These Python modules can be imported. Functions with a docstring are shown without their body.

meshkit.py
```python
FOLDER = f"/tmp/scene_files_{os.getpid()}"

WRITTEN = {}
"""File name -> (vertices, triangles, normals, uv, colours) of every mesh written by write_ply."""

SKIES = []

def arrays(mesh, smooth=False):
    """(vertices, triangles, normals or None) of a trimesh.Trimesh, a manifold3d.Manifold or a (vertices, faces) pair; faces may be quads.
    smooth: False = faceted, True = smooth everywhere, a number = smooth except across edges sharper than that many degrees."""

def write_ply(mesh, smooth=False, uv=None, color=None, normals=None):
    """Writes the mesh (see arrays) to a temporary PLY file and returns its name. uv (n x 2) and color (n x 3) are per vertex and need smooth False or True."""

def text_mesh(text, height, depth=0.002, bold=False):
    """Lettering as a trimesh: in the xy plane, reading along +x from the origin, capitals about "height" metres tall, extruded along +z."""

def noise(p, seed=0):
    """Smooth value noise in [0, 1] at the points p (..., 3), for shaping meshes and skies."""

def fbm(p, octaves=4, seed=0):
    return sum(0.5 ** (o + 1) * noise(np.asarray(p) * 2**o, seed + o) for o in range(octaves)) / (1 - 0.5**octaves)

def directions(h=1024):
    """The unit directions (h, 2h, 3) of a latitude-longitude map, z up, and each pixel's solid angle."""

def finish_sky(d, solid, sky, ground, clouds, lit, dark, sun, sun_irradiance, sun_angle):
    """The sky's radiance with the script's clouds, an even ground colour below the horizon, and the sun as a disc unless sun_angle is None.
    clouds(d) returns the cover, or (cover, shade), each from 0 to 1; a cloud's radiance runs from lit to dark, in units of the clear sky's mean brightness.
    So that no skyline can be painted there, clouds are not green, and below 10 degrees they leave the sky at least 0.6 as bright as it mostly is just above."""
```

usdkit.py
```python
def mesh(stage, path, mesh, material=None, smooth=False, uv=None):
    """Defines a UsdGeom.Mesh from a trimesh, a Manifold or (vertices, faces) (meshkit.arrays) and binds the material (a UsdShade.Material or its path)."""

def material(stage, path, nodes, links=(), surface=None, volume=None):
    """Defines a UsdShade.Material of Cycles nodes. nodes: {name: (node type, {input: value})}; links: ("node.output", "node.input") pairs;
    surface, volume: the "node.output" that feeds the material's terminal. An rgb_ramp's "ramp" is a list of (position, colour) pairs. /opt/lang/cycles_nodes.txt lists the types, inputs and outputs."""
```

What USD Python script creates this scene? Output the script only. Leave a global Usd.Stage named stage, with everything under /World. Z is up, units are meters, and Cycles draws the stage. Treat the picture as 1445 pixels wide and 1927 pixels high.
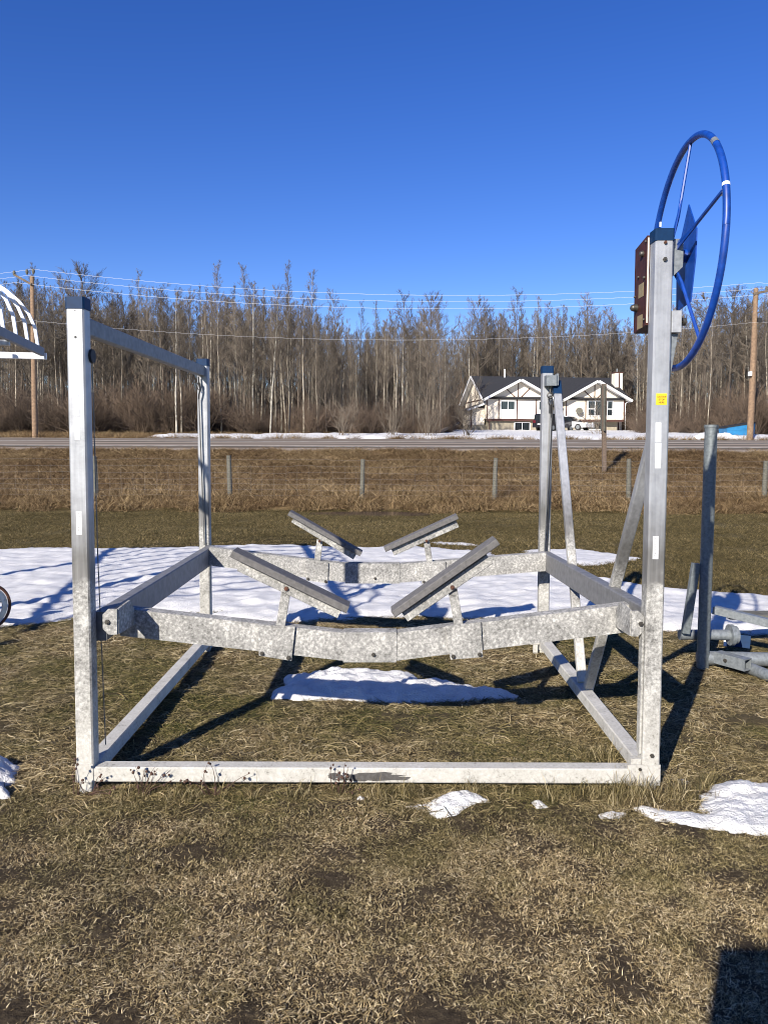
import math, random
import numpy as np
import trimesh, shapely
from shapely.geometry import Polygon, Point
import usdkit, meshkit
from pxr import Usd, UsdGeom, UsdLux, UsdShade, Gf, Sdf, Vt

stage = Usd.Stage.CreateInMemory()
UsdGeom.SetStageUpAxis(stage, UsdGeom.Tokens.z)
UsdGeom.Xform.Define(stage, '/World')
UsdGeom.Scope.Define(stage, '/World/Looks')
rng = np.random.default_rng(11)
random.seed(11)

# ------------------------------------------------------------------ camera, sky, sun, exposure
EXPOSURE = 0.85
SUN_AZ, SUN_EL = math.radians(28.0), math.radians(28.0)      # shadows run 28 degrees to the right of straight ahead
SUN_INT, SKY_STR = 1.25, 0.088
FPX, CX, CY, CAM_H, PITCH, ROLL = 1447.0, 722.5, 923.3, 1.782, 0.0636, 0.0035
_F = np.array([0, math.cos(PITCH), -math.sin(PITCH)])
_R = np.array([1.0, 0, 0]); _U = np.cross(_R, _F)
_c, _s = math.cos(ROLL), math.sin(ROLL)
_R, _U = _c * _R + _s * _U, -_s * _R + _c * _U
cam = UsdGeom.Camera.Define(stage, '/World/camera')
m = Gf.Matrix4d(*_R, 0, *_U, 0, *(-_F), 0, 0, 0, CAM_H, 1)
cam.AddTransformOp().Set(m)
cam.CreateHorizontalApertureAttr(36.0)
cam.CreateVerticalApertureAttr(36.0 * 1927 / 1445)
cam.CreateFocalLengthAttr(36.0 * FPX / 1445)
cam.CreateVerticalApertureOffsetAttr(-36.0 * (963.5 - CY) / 1445)
cam.CreateClippingRangeAttr(Gf.Vec2f(0.05, 2000))
cam.CreateExposureAttr(EXPOSURE)

to_sun = np.array([-math.sin(SUN_AZ) * math.cos(SUN_EL), -math.cos(SUN_AZ) * math.cos(SUN_EL), math.sin(SUN_EL)])
dome = UsdLux.DomeLight.Define(stage, '/World/sky')
sky_mat = usdkit.material(stage, '/World/Looks/sky', {
    'sky': ('sky_texture', {'sky_type': 'single_scattering', 'sun_disc': False, 'sun_elevation': SUN_EL,
                            'sun_rotation': math.atan2(to_sun[0], to_sun[1]), 'altitude': 1200.0, 'air_density': 1.0,
                            'aerosol_density': 0.15, 'ozone_density': 3.0}),
    'hsv': ('hsv', {'hue': 0.522, 'saturation': 1.30, 'value': 1.0, 'fac': 1.0}),
    'bg': ('background_shader', {'strength': SKY_STR})},
    [('sky.color', 'hsv.color'), ('hsv.color', 'bg.color')], surface='bg.background')
UsdShade.MaterialBindingAPI.Apply(dome.GetPrim()).Bind(sky_mat)
dome.GetPrim().SetCustomDataByKey('kind', 'structure')
sun = UsdLux.DistantLight.Define(stage, '/World/sun')
sun.CreateNormalizeAttr(True); sun.CreateIntensityAttr(SUN_INT); sun.CreateAngleAttr(0.5)
sun.CreateColorAttr(Gf.Vec3f(1.0, 0.93, 0.83))
zax = to_sun; xax = np.cross([0, 0, 1], zax); xax /= np.linalg.norm(xax); yax = np.cross(zax, xax)
sun.AddTransformOp().Set(Gf.Matrix4d(*xax, 0, *yax, 0, *zax, 0, 0, 0, 50, 1))

# ------------------------------------------------------------------ helpers
def earclip(p):
    idx, out = list(range(len(p))), []
    cr = lambda a, b, c: (b[0] - a[0]) * (c[1] - a[1]) - (b[1] - a[1]) * (c[0] - a[0])
    guard = 0
    while len(idx) > 3 and guard < 500:
        guard += 1
        for k in range(len(idx)):
            a, b, c = idx[k - 1], idx[k], idx[(k + 1) % len(idx)]
            if cr(p[a], p[b], p[c]) <= 1e-12: continue
            if any(cr(p[a], p[b], p[q]) >= 0 and cr(p[b], p[c], p[q]) >= 0 and cr(p[c], p[a], p[q]) >= 0 for q in idx if q not in (a, b, c)): continue
            out.append((a, b, c)); idx.pop(k); break
        else:
            idx.pop(0)
    out.append(tuple(idx))
    return out

class MB:
    """collects simple shapes into one mesh"""
    def __init__(s): s.v, s.f, s.n = [], [], 0
    def add(s, v, f):
        s.v.append(np.asarray(v, float)); s.f.append(np.asarray(f, int) + s.n); s.n += len(v); return s
    def prism(s, poly, frame_o, ax, ay, az, length):
        """polygon (n,2) in ax, ay extruded along az"""
        p = np.asarray(poly, float); n = len(p)
        q_ = np.roll(p, -1, 0); a = (p[:, 0] * q_[:, 1] - p[:, 1] * q_[:, 0]).sum()
        if a < 0: p = p[::-1]
        o = np.asarray(frame_o, float)
        base = o + p[:, :1] * np.asarray(ax) + p[:, 1:] * np.asarray(ay)
        top = base + np.asarray(az) * length
        v = np.vstack([base, top])
        f = []
        tri = earclip(p)
        hand = np.dot(np.cross(ax, ay), az) > 0
        for t in tri:
            f.append(t[::-1]); f.append(tuple(k + n for k in t))
        for i in range(n):
            j = (i + 1) % n
            f += [(i, j, j + n), (i, j + n, i + n)]
        f = np.array(f)
        if not hand: f = f[:, ::-1]
        return s.add(v, f)
    def bar(s, a, b, w, h, up=(0, 0, 1), ch=0.004):
        """rectangular bar from a to b, w across, h along up, long edges chamfered"""
        a, b = np.asarray(a, float), np.asarray(b, float)
        d = b - a; L = np.linalg.norm(d); d /= L
        up = np.asarray(up, float); x = np.cross(d, up); x /= np.linalg.norm(x); y = np.cross(x, d)
        ch = min(ch, w * .4, h * .4)
        if ch > 0:
            W, H = w / 2, h / 2
            poly = [(-W + ch, -H), (W - ch, -H), (W, -H + ch), (W, H - ch), (W - ch, H), (-W + ch, H), (-W, H - ch), (-W, -H + ch)]
        else:
            poly = [(-w / 2, -h / 2), (w / 2, -h / 2), (w / 2, h / 2), (-w / 2, h / 2)]
        return s.prism(poly, a, x, y, d, L)
    def box(s, lo, hi, ch=0.0):
        lo, hi = np.minimum(lo, hi), np.maximum(lo, hi)
        c = (lo + hi) / 2
        return s.bar((c[0], c[1], lo[2]), (c[0], c[1], hi[2]), hi[0] - lo[0], hi[1] - lo[1], (0, 1, 0), ch)
    def tube(s, pts, rad, n=6, cap=True):
        p = np.asarray(pts, float); k = len(p)
        r = np.broadcast_to(np.asarray(rad, float), (k,))
        t = np.gradient(p, axis=0); t /= np.linalg.norm(t, axis=1, keepdims=True) + 1e-12
        ref = np.array([0, 0, 1.0]) if abs(t[0, 2]) < .9 else np.array([1.0, 0, 0])
        a = np.cross(t, ref); a /= np.linalg.norm(a, axis=1, keepdims=True) + 1e-12
        b = np.cross(t, a)
        ang = np.arange(n) * 2 * np.pi / n
        v = p[:, None] + r[:, None, None] * (np.cos(ang)[None, :, None] * a[:, None] + np.sin(ang)[None, :, None] * b[:, None])
        i, j = np.meshgrid(np.arange(k - 1), np.arange(n), indexing='ij')
        j2 = (j + 1) % n
        f = np.concatenate([np.stack([i * n + j, i * n + j2, (i + 1) * n + j2], -1).reshape(-1, 3),
                            np.stack([i * n + j, (i + 1) * n + j2, (i + 1) * n + j], -1).reshape(-1, 3)])
        v = v.reshape(-1, 3)
        if cap and n > 3:
            q = [(0, x + 1, x) for x in range(1, n - 1)]
            q += [((k - 1) * n, (k - 1) * n + x, (k - 1) * n + x + 1) for x in range(1, n - 1)]
            f = np.vstack([f, q])
        return s.add(v, f)
    def cyl(s, a, b, r, n=12): return s.tube([a, b], r, n)
    def tm(s, mesh):
        return s.add(mesh.vertices, mesh.faces)
    def get(s): return np.vstack(s.v), np.vstack(s.f)

_used = {}
def path_for(name, parent):
    base = parent + '/' + name
    k = _used.get(base, -1) + 1
    _used[base] = k
    return base if k == 0 else f'{base}_{k:03d}'

def tag(prim, label=None, cat=None, group=None, kind=None):
    p = prim.GetPrim() if hasattr(prim, 'GetPrim') else prim
    for k, v in (('label', label), ('category', cat), ('group', group), ('kind', kind)):
        if v: p.SetCustomDataByKey(k, v)
    return p

def obj(name, mb, mat, parent='/World', label=None, cat=None, group=None, kind=None, smooth=False):
    parent = parent if isinstance(parent, str) else str(parent.GetPath())
    p = path_for(name, parent)
    me = usdkit.mesh(stage, p, mb.get() if isinstance(mb, MB) else mb, mat, smooth)
    tag(me, label, cat, group, kind)
    return me

def thing(name, label, cat, group=None, loc=(0, 0, 0), rz=0.0):
    p = path_for(name, '/World')
    x = UsdGeom.Xform.Define(stage, p)
    x.AddTranslateOp().Set(Gf.Vec3d(*map(float, loc)))
    if rz: x.AddRotateZOp().Set(float(math.degrees(rz)))
    tag(x, label, cat, group)
    return x

def at(px, py, Y):
    """world point on the plane y=Y seen at photo pixel (px, py)"""
    d = _F + _R * (px - CX) / FPX - _U * (py - CY) / FPX
    return np.array([0, 0, CAM_H]) + d * (Y / d[1])

# ------------------------------------------------------------------ materials
def mat(name, color, rough=0.6, metal=0.0, var=0.0, scale=6.0, bump=0.0, bscale=60.0, col2=None, spec=0.5, coat=0.0, detail=5.0, rand=0.0):
    """plain procedural material: colour varied by noise in world space, with a fine bump"""
    n = {'geo': ('geometry', {}), 'p': ('principled_bsdf', {'roughness': rough, 'metallic': metal, 'specular_ior_level': spec, 'coat_weight': coat, 'base_color': color})}
    L = []
    if var or col2:
        c2 = col2 if col2 else tuple(c * (1 - var) for c in color)
        n['nz'] = ('noise_texture', {'scale': scale, 'detail': detail, 'roughness': 0.6})
        n['rp'] = ('rgb_ramp', {'ramp': [(0.3, c2), (0.65, color)]})
        L += [('geo.position', 'nz.vector'), ('nz.fac', 'rp.fac')]
        out = 'rp.color'
        if rand:
            n['oi'] = ('object_info', {})
            n['mr'] = ('map_range', {'from_min': 0.0, 'from_max': 1.0, 'to_min': 1 - rand, 'to_max': 1 + rand})
            n['hv'] = ('hsv', {'hue': .5, 'saturation': 1.0, 'fac': 1.0})
            L += [('oi.random', 'mr.value'), ('mr.result', 'hv.value'), (out, 'hv.color')]
            out = 'hv.color'
        L += [(out, 'p.base_color')]
    if bump:
        n['bz'] = ('noise_texture', {'scale': bscale, 'detail': 4.0})
        n['b'] = ('bump', {'strength': bump, 'distance': 0.01})
        L += [('geo.position', 'bz.vector'), ('bz.fac', 'b.height'), ('b.normal', 'p.normal')]
    return usdkit.material(stage, '/World/Looks/' + name, n, L, surface='p.BSDF')

def island_mat(name, ramp, rough=0.8, zone=None, transl=0.0, zscale=0.6, ygrad=None):
    """a colour per loose piece (blade, twig), shifted over the ground by large soft noise towards a second ramp"""
    n = {'geo': ('geometry', {}), 'at': ('attribute', {'attribute': 'rnd'}), 'rp': ('rgb_ramp', {'ramp': ramp}), 'p': ('principled_bsdf', {'roughness': rough, 'specular_ior_level': 0.25})}
    L = [('at.fac', 'rp.fac')]
    out = 'rp.color'
    if zone:
        n['rp2'] = ('rgb_ramp', {'ramp': zone})
        n['nz'] = ('noise_texture', {'scale': zscale, 'detail': 4.0, 'roughness': 0.6})
        n['zr'] = ('map_range', {'from_min': 0.4, 'from_max': 0.6, 'to_min': 0.0, 'to_max': 1.0, 'clamp': True})
        n['mx'] = ('mix', {})
        L += [('at.fac', 'rp2.fac'), ('geo.position', 'nz.vector'), ('nz.fac', 'zr.value'), ('zr.result', 'mx.fac'),
              ('rp.color', 'mx.color1'), ('rp2.color', 'mx.color2')]
        if ygrad:
            n['sp'] = ('separate_xyz', {}); n['yr'] = ('map_range', {'from_min': ygrad[0], 'from_max': ygrad[1], 'to_min': -0.12, 'to_max': 0.1, 'clamp': True}); n['ya'] = ('math', {'math_type': 'add'})
            L.remove(('nz.fac', 'zr.value'))
            L += [('geo.position', 'sp.vector'), ('sp.y', 'yr.value'), ('yr.result', 'ya.value1'), ('nz.fac', 'ya.value2'), ('ya.value', 'zr.value')]
        out = 'mx.color'
    L.append((out, 'p.base_color'))
    surf = 'p.BSDF'
    if transl:
        n['tr'] = ('translucent_bsdf', {}); n['mc'] = ('mix_closure', {'fac': transl})
        L += [(out, 'tr.color'), ('p.BSDF', 'mc.closure1'), ('tr.BSDF', 'mc.closure2')]
        surf = 'mc.closure'
    return usdkit.material(stage, '/World/Looks/' + name, n, L, surface=surf)

def aluminium():
    """bare aluminium that stood in a lake: bright above, a dark waterline band near 1.1 m, lime scale below"""
    n = {'geo': ('geometry', {}), 'sp': ('separate_xyz', {}),
         'wob': ('noise_texture', {'scale': 14.0, 'detail': 3.0}), 'wm': ('math', {'math_type': 'multiply_add', 'value2': 0.22, 'value3': -0.11}),
         'za': ('math', {'math_type': 'add'}),
         # clean metal with long faint vertical streaks and smudges
         'mpv': ('mapping', {'scale': (60.0, 60.0, 3.0)}), 'st': ('noise_texture', {'scale': 1.0, 'detail': 4.0}),
         'clean': ('rgb_ramp', {'ramp': [(0.3, (0.32, 0.33, 0.345)), (0.7, (0.41, 0.42, 0.435))]}),
         'smn': ('noise_texture', {'scale': 9.0, 'detail': 6.0, 'roughness': .65}), 'smr': ('rgb_ramp', {'ramp': [(0.35, (.72, .72, .72)), (0.6, (1, 1, 1))]}),
         'smx': ('mix', {'mix_type': 'multiply', 'fac': 0.8}),
         # dark band
         'band': ('rgb_ramp', {'ramp': [(0.3, (0.12, 0.117, 0.11)), (0.75, (0.20, 0.197, 0.19))]}),
         # scale: pale crust with dark speckle
         's1': ('noise_texture', {'scale': 62.0, 'detail': 7.0, 'roughness': 0.75}), 's2': ('noise_texture', {'scale': 9.0, 'detail': 4.0}),
         'sa': ('math', {'math_type': 'multiply_add', 'value2': 0.68}), 'sb': ('math', {'math_type': 'multiply', 'value2': 0.32}),
         'scale': ('rgb_ramp', {'ramp': [(0.38, (0.10, 0.097, 0.09)), (0.46, (0.21, 0.205, 0.19)), (0.53, (0.31, 0.305, 0.283)), (0.62, (0.49, 0.48, 0.445))]}),
         'white': ('rgb_ramp', {'ramp': [(0.36, (0.17, 0.16, 0.14)), (0.43, (0.36, 0.35, 0.315)), (0.53, (0.42, 0.407, 0.37)), (0.64, (0.52, 0.505, 0.465))]}),
         'k1': ('map_range', {'from_min': 1.5, 'from_max': 1.2, 'to_min': 0.0, 'to_max': 1.0, 'clamp': True}),
         'k2': ('map_range', {'from_min': 1.10, 'from_max': 1.04, 'to_min': 0.0, 'to_max': 1.0, 'clamp': True}),
         'k3': ('map_range', {'from_min': 0.62, 'from_max': 0.12, 'to_min': 0.0, 'to_max': 1.0, 'clamp': True}),
         'm1': ('mix', {}), 'm2': ('mix', {}), 'm3': ('mix', {}),
         'rr': ('map_range', {'from_min': 1.0, 'from_max': 1.2, 'to_min': 0.85, 'to_max': 0.42, 'clamp': True}),
         'mt': ('map_range', {'from_min': 1.0, 'from_max': 1.15, 'to_min': 0.0, 'to_max': 0.35, 'clamp': True}),
         'bp': ('bump', {'strength': 0.25, 'distance': 0.004}),
         'p': ('principled_bsdf', {})}
    L = [('geo.position', 'sp.vector'), ('geo.position', 'wob.vector'), ('wob.fac', 'wm.value1'), ('sp.z', 'za.value1'), ('wm.value', 'za.value2'),
         ('geo.position', 'mpv.vector'), ('mpv.vector', 'st.vector'), ('st.fac', 'clean.fac'), ('geo.position', 'smn.vector'), ('smn.fac', 'smr.fac'),
         ('clean.color', 'smx.color1'), ('smr.color', 'smx.color2'), ('st.fac', 'band.fac'),
         ('geo.position', 's1.vector'), ('geo.position', 's2.vector'), ('s2.fac', 'sb.value1'), ('s1.fac', 'sa.value1'), ('sb.value', 'sa.value3'),
         ('sa.value', 'scale.fac'), ('sa.value', 'white.fac'),
         ('za.value', 'k1.value'), ('za.value', 'k2.value'), ('za.value', 'k3.value'),
         ('k1.result', 'm1.fac'), ('smx.color', 'm1.color1'), ('band.color', 'm1.color2'),
         ('k2.result', 'm2.fac'), ('m1.color', 'm2.color1'), ('scale.color', 'm2.color2'),
         ('k3.result', 'm3.fac'), ('m2.color', 'm3.color1'), ('white.color', 'm3.color2'),
         ('m3.color', 'p.base_color'), ('za.value', 'rr.value'), ('rr.result', 'p.roughness'), ('za.value', 'mt.value'), ('mt.result', 'p.metallic'),
         ('s1.fac', 'bp.height'), ('bp.normal', 'p.normal')]
    return usdkit.material(stage, '/World/Looks/weathered_aluminium', n, L, surface='p.BSDF')

ALU = aluminium()
def scaled():
    n = {'geo': ('geometry', {}), 's1': ('noise_texture', {'scale': 60.0, 'detail': 7.0, 'roughness': .78}), 's2': ('noise_texture', {'scale': 8.0, 'detail': 5.0, 'roughness': .65}),
         'a': ('math', {'math_type': 'multiply_add', 'value2': 0.7}), 'b': ('math', {'math_type': 'multiply', 'value2': 0.3}),
         'r': ('rgb_ramp', {'ramp': [(0.38, (0.09, 0.087, 0.08)), (0.45, (0.20, 0.197, 0.185)), (0.52, (0.275, 0.27, 0.255)), (0.57, (0.42, 0.41, 0.38)), (0.63, (0.56, 0.55, 0.51))]}),
         'bp': ('bump', {'strength': 0.3, 'distance': 0.004}), 'p': ('principled_bsdf', {'roughness': .85, 'specular_ior_level': .3})}
    L = [('geo.position', 's1.vector'), ('geo.position', 's2.vector'), ('s2.fac', 'b.value1'), ('s1.fac', 'a.value1'), ('b.value', 'a.value3'), ('a.value', 'r.fac'), ('r.color', 'p.base_color'), ('s1.fac', 'bp.height'), ('bp.normal', 'p.normal')]
    return usdkit.material(stage, '/World/Looks/scaled_aluminium', n, L, surface='p.BSDF')
ALU_SCALE = scaled()
DULL = mat('dull_aluminium', (0.20, 0.20, 0.20), 0.55, 0.2, scale=25, col2=(0.12, 0.12, 0.12), detail=7)
PIPE = mat('dark_galvanized', (0.17, 0.19, 0.195), 0.55, 0.3, scale=50, col2=(0.09, 0.105, 0.11))
ALU_CLEAN = mat('clean_aluminium', (0.42, 0.43, 0.44), 0.45, 0.35, scale=30, col2=(0.30, 0.31, 0.32))
GALV = mat('galvanized_steel', (0.23, 0.25, 0.26), 0.5, 0.35, scale=40, col2=(0.13, 0.145, 0.155), bump=.05)
CAP = mat('navy_plastic', (0.002, 0.024, 0.075), 0.55, var=0.25, scale=30, spec=.2)
BLUE = mat('blue_paint', (0.004, 0.05, 0.30), 0.42, var=0.4, scale=22, detail=7)
BROWN_BOX = mat('brown_paint', (0.06, 0.018, 0.013), 0.6, scale=24, col2=(0.03, 0.012, 0.009), spec=.25)
TAN_PLATE = mat('tan_plate', (0.26, 0.20, 0.10), 0.5, var=0.3, scale=150)
BOLT = mat('bolt_steel', (0.10, 0.092, 0.08), 0.45, 0.6, var=0.4, scale=90)
DARK = mat('dark_rubber', (0.015, 0.015, 0.016), 0.7, var=0.3)
TAPE = mat('white_tape', (0.66, 0.67, 0.68), 0.5, var=0.06, scale=60)
YELLOW = mat('yellow_label', (0.85, 0.50, 0.015), 0.5, var=0.06, scale=60)
BLACK = mat('black_print', (0.01, 0.01, 0.01), 0.6, var=.1)
CABLE = mat('steel_cable', (0.22, 0.215, 0.20), 0.5, 0.5, var=0.4, scale=200)
BUNK = mat('bunk_board', (0.13, 0.124, 0.12), 0.85, scale=40, col2=(0.075, 0.072, 0.07), bump=.3, bscale=200)
SNOW = mat('snow', (0.64, 0.635, 0.62), 0.6, scale=9, col2=(0.50, 0.495, 0.485), bump=1.2, bscale=90, spec=.3)
POLE = mat('pole_wood', (0.25, 0.165, 0.10), 0.85, scale=8, col2=(0.13, 0.085, 0.055), bump=.2)
GREYWOOD = mat('grey_wood', (0.125, 0.12, 0.095), 0.9, scale=20, col2=(0.065, 0.062, 0.05), bump=.3)
PLANK = mat('plank_wood', (0.13, 0.095, 0.07), 0.9, scale=14, col2=(0.075, 0.055, 0.042), bump=.3)
WIRE = mat('fence_wire', (0.34, 0.33, 0.31), 0.5, 0.3, var=.3)
LINE = mat('line_wire', (0.75, 0.76, 0.78), 0.35, 0.2, var=.1)
RED = mat('red_reflector', (0.10, 0.012, 0.018), 0.3, var=.1)
RUST = mat('rusty_steel', (0.11, 0.045, 0.026), 0.85, var=0.5, scale=40)
CREAM = mat('cream_paint', (0.58, 0.54, 0.46), 0.7, var=.2, scale=30)
STUCCO = mat('cream_stucco', (0.78, 0.70, 0.58), 0.9, var=0.07, scale=6, bump=.2, bscale=30)
PARGE = mat('grey_parging', (0.30, 0.265, 0.20), 0.9, var=0.2, scale=3)
TRIM = mat('brown_trim', (0.075, 0.028, 0.02), 0.7, var=.2)
WHITE = mat('white_paint', (0.80, 0.80, 0.80), 0.5, var=.04)
SHINGLE = mat('dark_shingle', (0.022, 0.023, 0.026), 0.85, scale=6, col2=(0.012, 0.012, 0.014), bump=.4, bscale=14)
GLASS = mat('window_glass', (0.02, 0.025, 0.03), 0.06, var=.3, scale=1.5, spec=.8)
CARBLACK = mat('dark_car_paint', (0.02, 0.02, 0.025), 0.2, var=.1, coat=.6)
CARWHITE = mat('white_car_paint', (0.75, 0.75, 0.76), 0.25, var=.03, coat=.6)
BINBLUE = mat('blue_bin', (0.02, 0.17, 0.36), 0.45, var=.3, scale=3)
ASPHALT = None
def road_mat():
    n = {'geo': ('geometry', {}), 'sp': ('separate_xyz', {}), 'lane': ('math', {'math_type': 'multiply_add', 'value2': 2 * math.pi / 1.9, 'value3': 0.4}), 'co': ('math', {'math_type': 'cosine'}),
         'nz': ('noise_texture', {'scale': 0.7, 'detail': 7.0, 'roughness': .65}), 'mp': ('mapping', {'scale': (.08, 1.3, 1.0)}),
         'mr': ('map_range', {'from_min': -1.0, 'from_max': 1.0, 'to_min': 0.0, 'to_max': 0.55}), 'ad': ('math', {'math_type': 'multiply_add', 'value2': 0.6}),
         'rp': ('rgb_ramp', {'ramp': [(0.25, (0.085, 0.074, 0.064)), (0.55, (0.20, 0.168, 0.135)), (0.85, (0.28, 0.235, 0.19))]}),
         'p': ('principled_bsdf', {'roughness': 0.95, 'specular_ior_level': 0.05})}
    L = [('geo.position', 'sp.vector'), ('sp.y', 'lane.value1'), ('lane.value', 'co.value1'), ('co.value', 'mr.value'), ('geo.position', 'mp.vector'), ('mp.vector', 'nz.vector'),
         ('nz.fac', 'ad.value1'), ('mr.result', 'ad.value3'), ('ad.value', 'rp.fac'), ('rp.color', 'p.base_color')]
    return usdkit.material(stage, '/World/Looks/worn_asphalt', n, L, surface='p.BSDF')
ASPHALT = road_mat()
GRAVEL = mat('gravel', (0.29, 0.235, 0.175), 0.95, scale=4, col2=(0.19, 0.155, 0.115), bump=.5, bscale=30)
PAINT_LINE = mat('worn_road_paint', (0.5, 0.48, 0.42), 0.8, scale=2, col2=(0.2, 0.19, 0.16))
def ground_mat():
    n = {'geo': ('geometry', {}), 'sp': ('separate_xyz', {}),
         'n1': ('noise_texture', {'scale': 30.0, 'detail': 8.0, 'roughness': 0.7}), 'n2': ('noise_texture', {'scale': 0.5, 'detail': 5.0}),
         'near': ('rgb_ramp', {'ramp': [(0.3, (0.022, 0.015, 0.009)), (0.55, (0.06, 0.045, 0.027)), (0.75, (0.14, 0.105, 0.06))]}),
         'lawn': ('rgb_ramp', {'ramp': [(0.3, (0.06, 0.053, 0.02)), (0.6, (0.11, 0.085, 0.038)), (0.8, (0.15, 0.11, 0.055))]}),
         'bank': ('rgb_ramp', {'ramp': [(0.3, (0.09, 0.055, 0.028)), (0.55, (0.20, 0.135, 0.068)), (0.8, (0.30, 0.21, 0.11))]}),
         'wood': ('rgb_ramp', {'ramp': [(0.3, (0.05, 0.036, 0.026)), (0.7, (0.13, 0.09, 0.06))]}),
         'k1': ('map_range', {'from_min': 4.0, 'from_max': 6.0, 'to_min': 0.0, 'to_max': 1.0, 'clamp': True}),
         'k2': ('map_range', {'from_min': 19.8, 'from_max': 20.6, 'to_min': 0.0, 'to_max': 1.0, 'clamp': True}),
         'k3': ('map_range', {'from_min': 47.0, 'from_max': 52.0, 'to_min': 0.0, 'to_max': 1.0, 'clamp': True}),
         'm1': ('mix', {}), 'm2': ('mix', {}), 'm3': ('mix', {}), 'm4': ('mix', {'mix_type': 'multiply', 'fac': 0.6}),
         'lr': ('rgb_ramp', {'ramp': [(0.35, (0.55, 0.55, 0.55)), (0.65, (1.1, 1.1, 1.1))]}),
         'bp': ('bump', {'strength': 0.7, 'distance': 0.02}),
         'p': ('principled_bsdf', {'roughness': 0.95, 'specular_ior_level': 0.15})}
    L = [('geo.position', 'sp.vector'), ('geo.position', 'n1.vector'), ('geo.position', 'n2.vector')]
    L += [('n1.fac', x + '.fac') for x in ('near', 'lawn', 'bank', 'wood')]
    L += [('sp.y', x + '.value') for x in ('k1', 'k2', 'k3')]
    L += [('k1.result', 'm1.fac'), ('near.color', 'm1.color1'), ('lawn.color', 'm1.color2'), ('k2.result', 'm2.fac'), ('m1.color', 'm2.color1'), ('bank.color', 'm2.color2'),
          ('k3.result', 'm3.fac'), ('m2.color', 'm3.color1'), ('wood.color', 'm3.color2'), ('n2.fac', 'lr.fac'), ('m3.color', 'm4.color1'), ('lr.color', 'm4.color2'),
          ('m4.color', 'p.base_color'), ('n1.fac', 'bp.height'), ('bp.normal', 'p.normal')]
    return usdkit.material(stage, '/World/Looks/soil_and_thatch', n, L, surface='p.BSDF')
GROUND = ground_mat()
PUDDLE = mat('wet_mud', (0.018, 0.018, 0.022), 0.12, var=.3)
PALE_BARK = mat('pale_bark', (0.33, 0.29, 0.22), 0.9, scale=3, col2=(0.13, 0.11, 0.085), rand=.45)
WHITE_BARK = mat('white_bark', (0.48, 0.45, 0.37), 0.9, scale=5, col2=(0.20, 0.18, 0.15), rand=.2)
MID_BARK = mat('grey_bark', (0.19, 0.16, 0.12), 0.9, scale=3, col2=(0.10, 0.085, 0.065), rand=.2)
DARK_BARK = mat('dark_bark', (0.12, 0.095, 0.072), 0.95, scale=4, col2=(0.07, 0.055, 0.042), rand=.3)
TWIG = mat('grey_twig', (0.135, 0.110, 0.082), 0.9, scale=1.5, col2=(0.065, 0.052, 0.039), rand=.4)
BUSHTWIG = mat('red_brown_twig', (0.12, 0.083, 0.055), 0.9, scale=.8, col2=(0.06, 0.042, 0.029), rand=.35)

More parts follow.
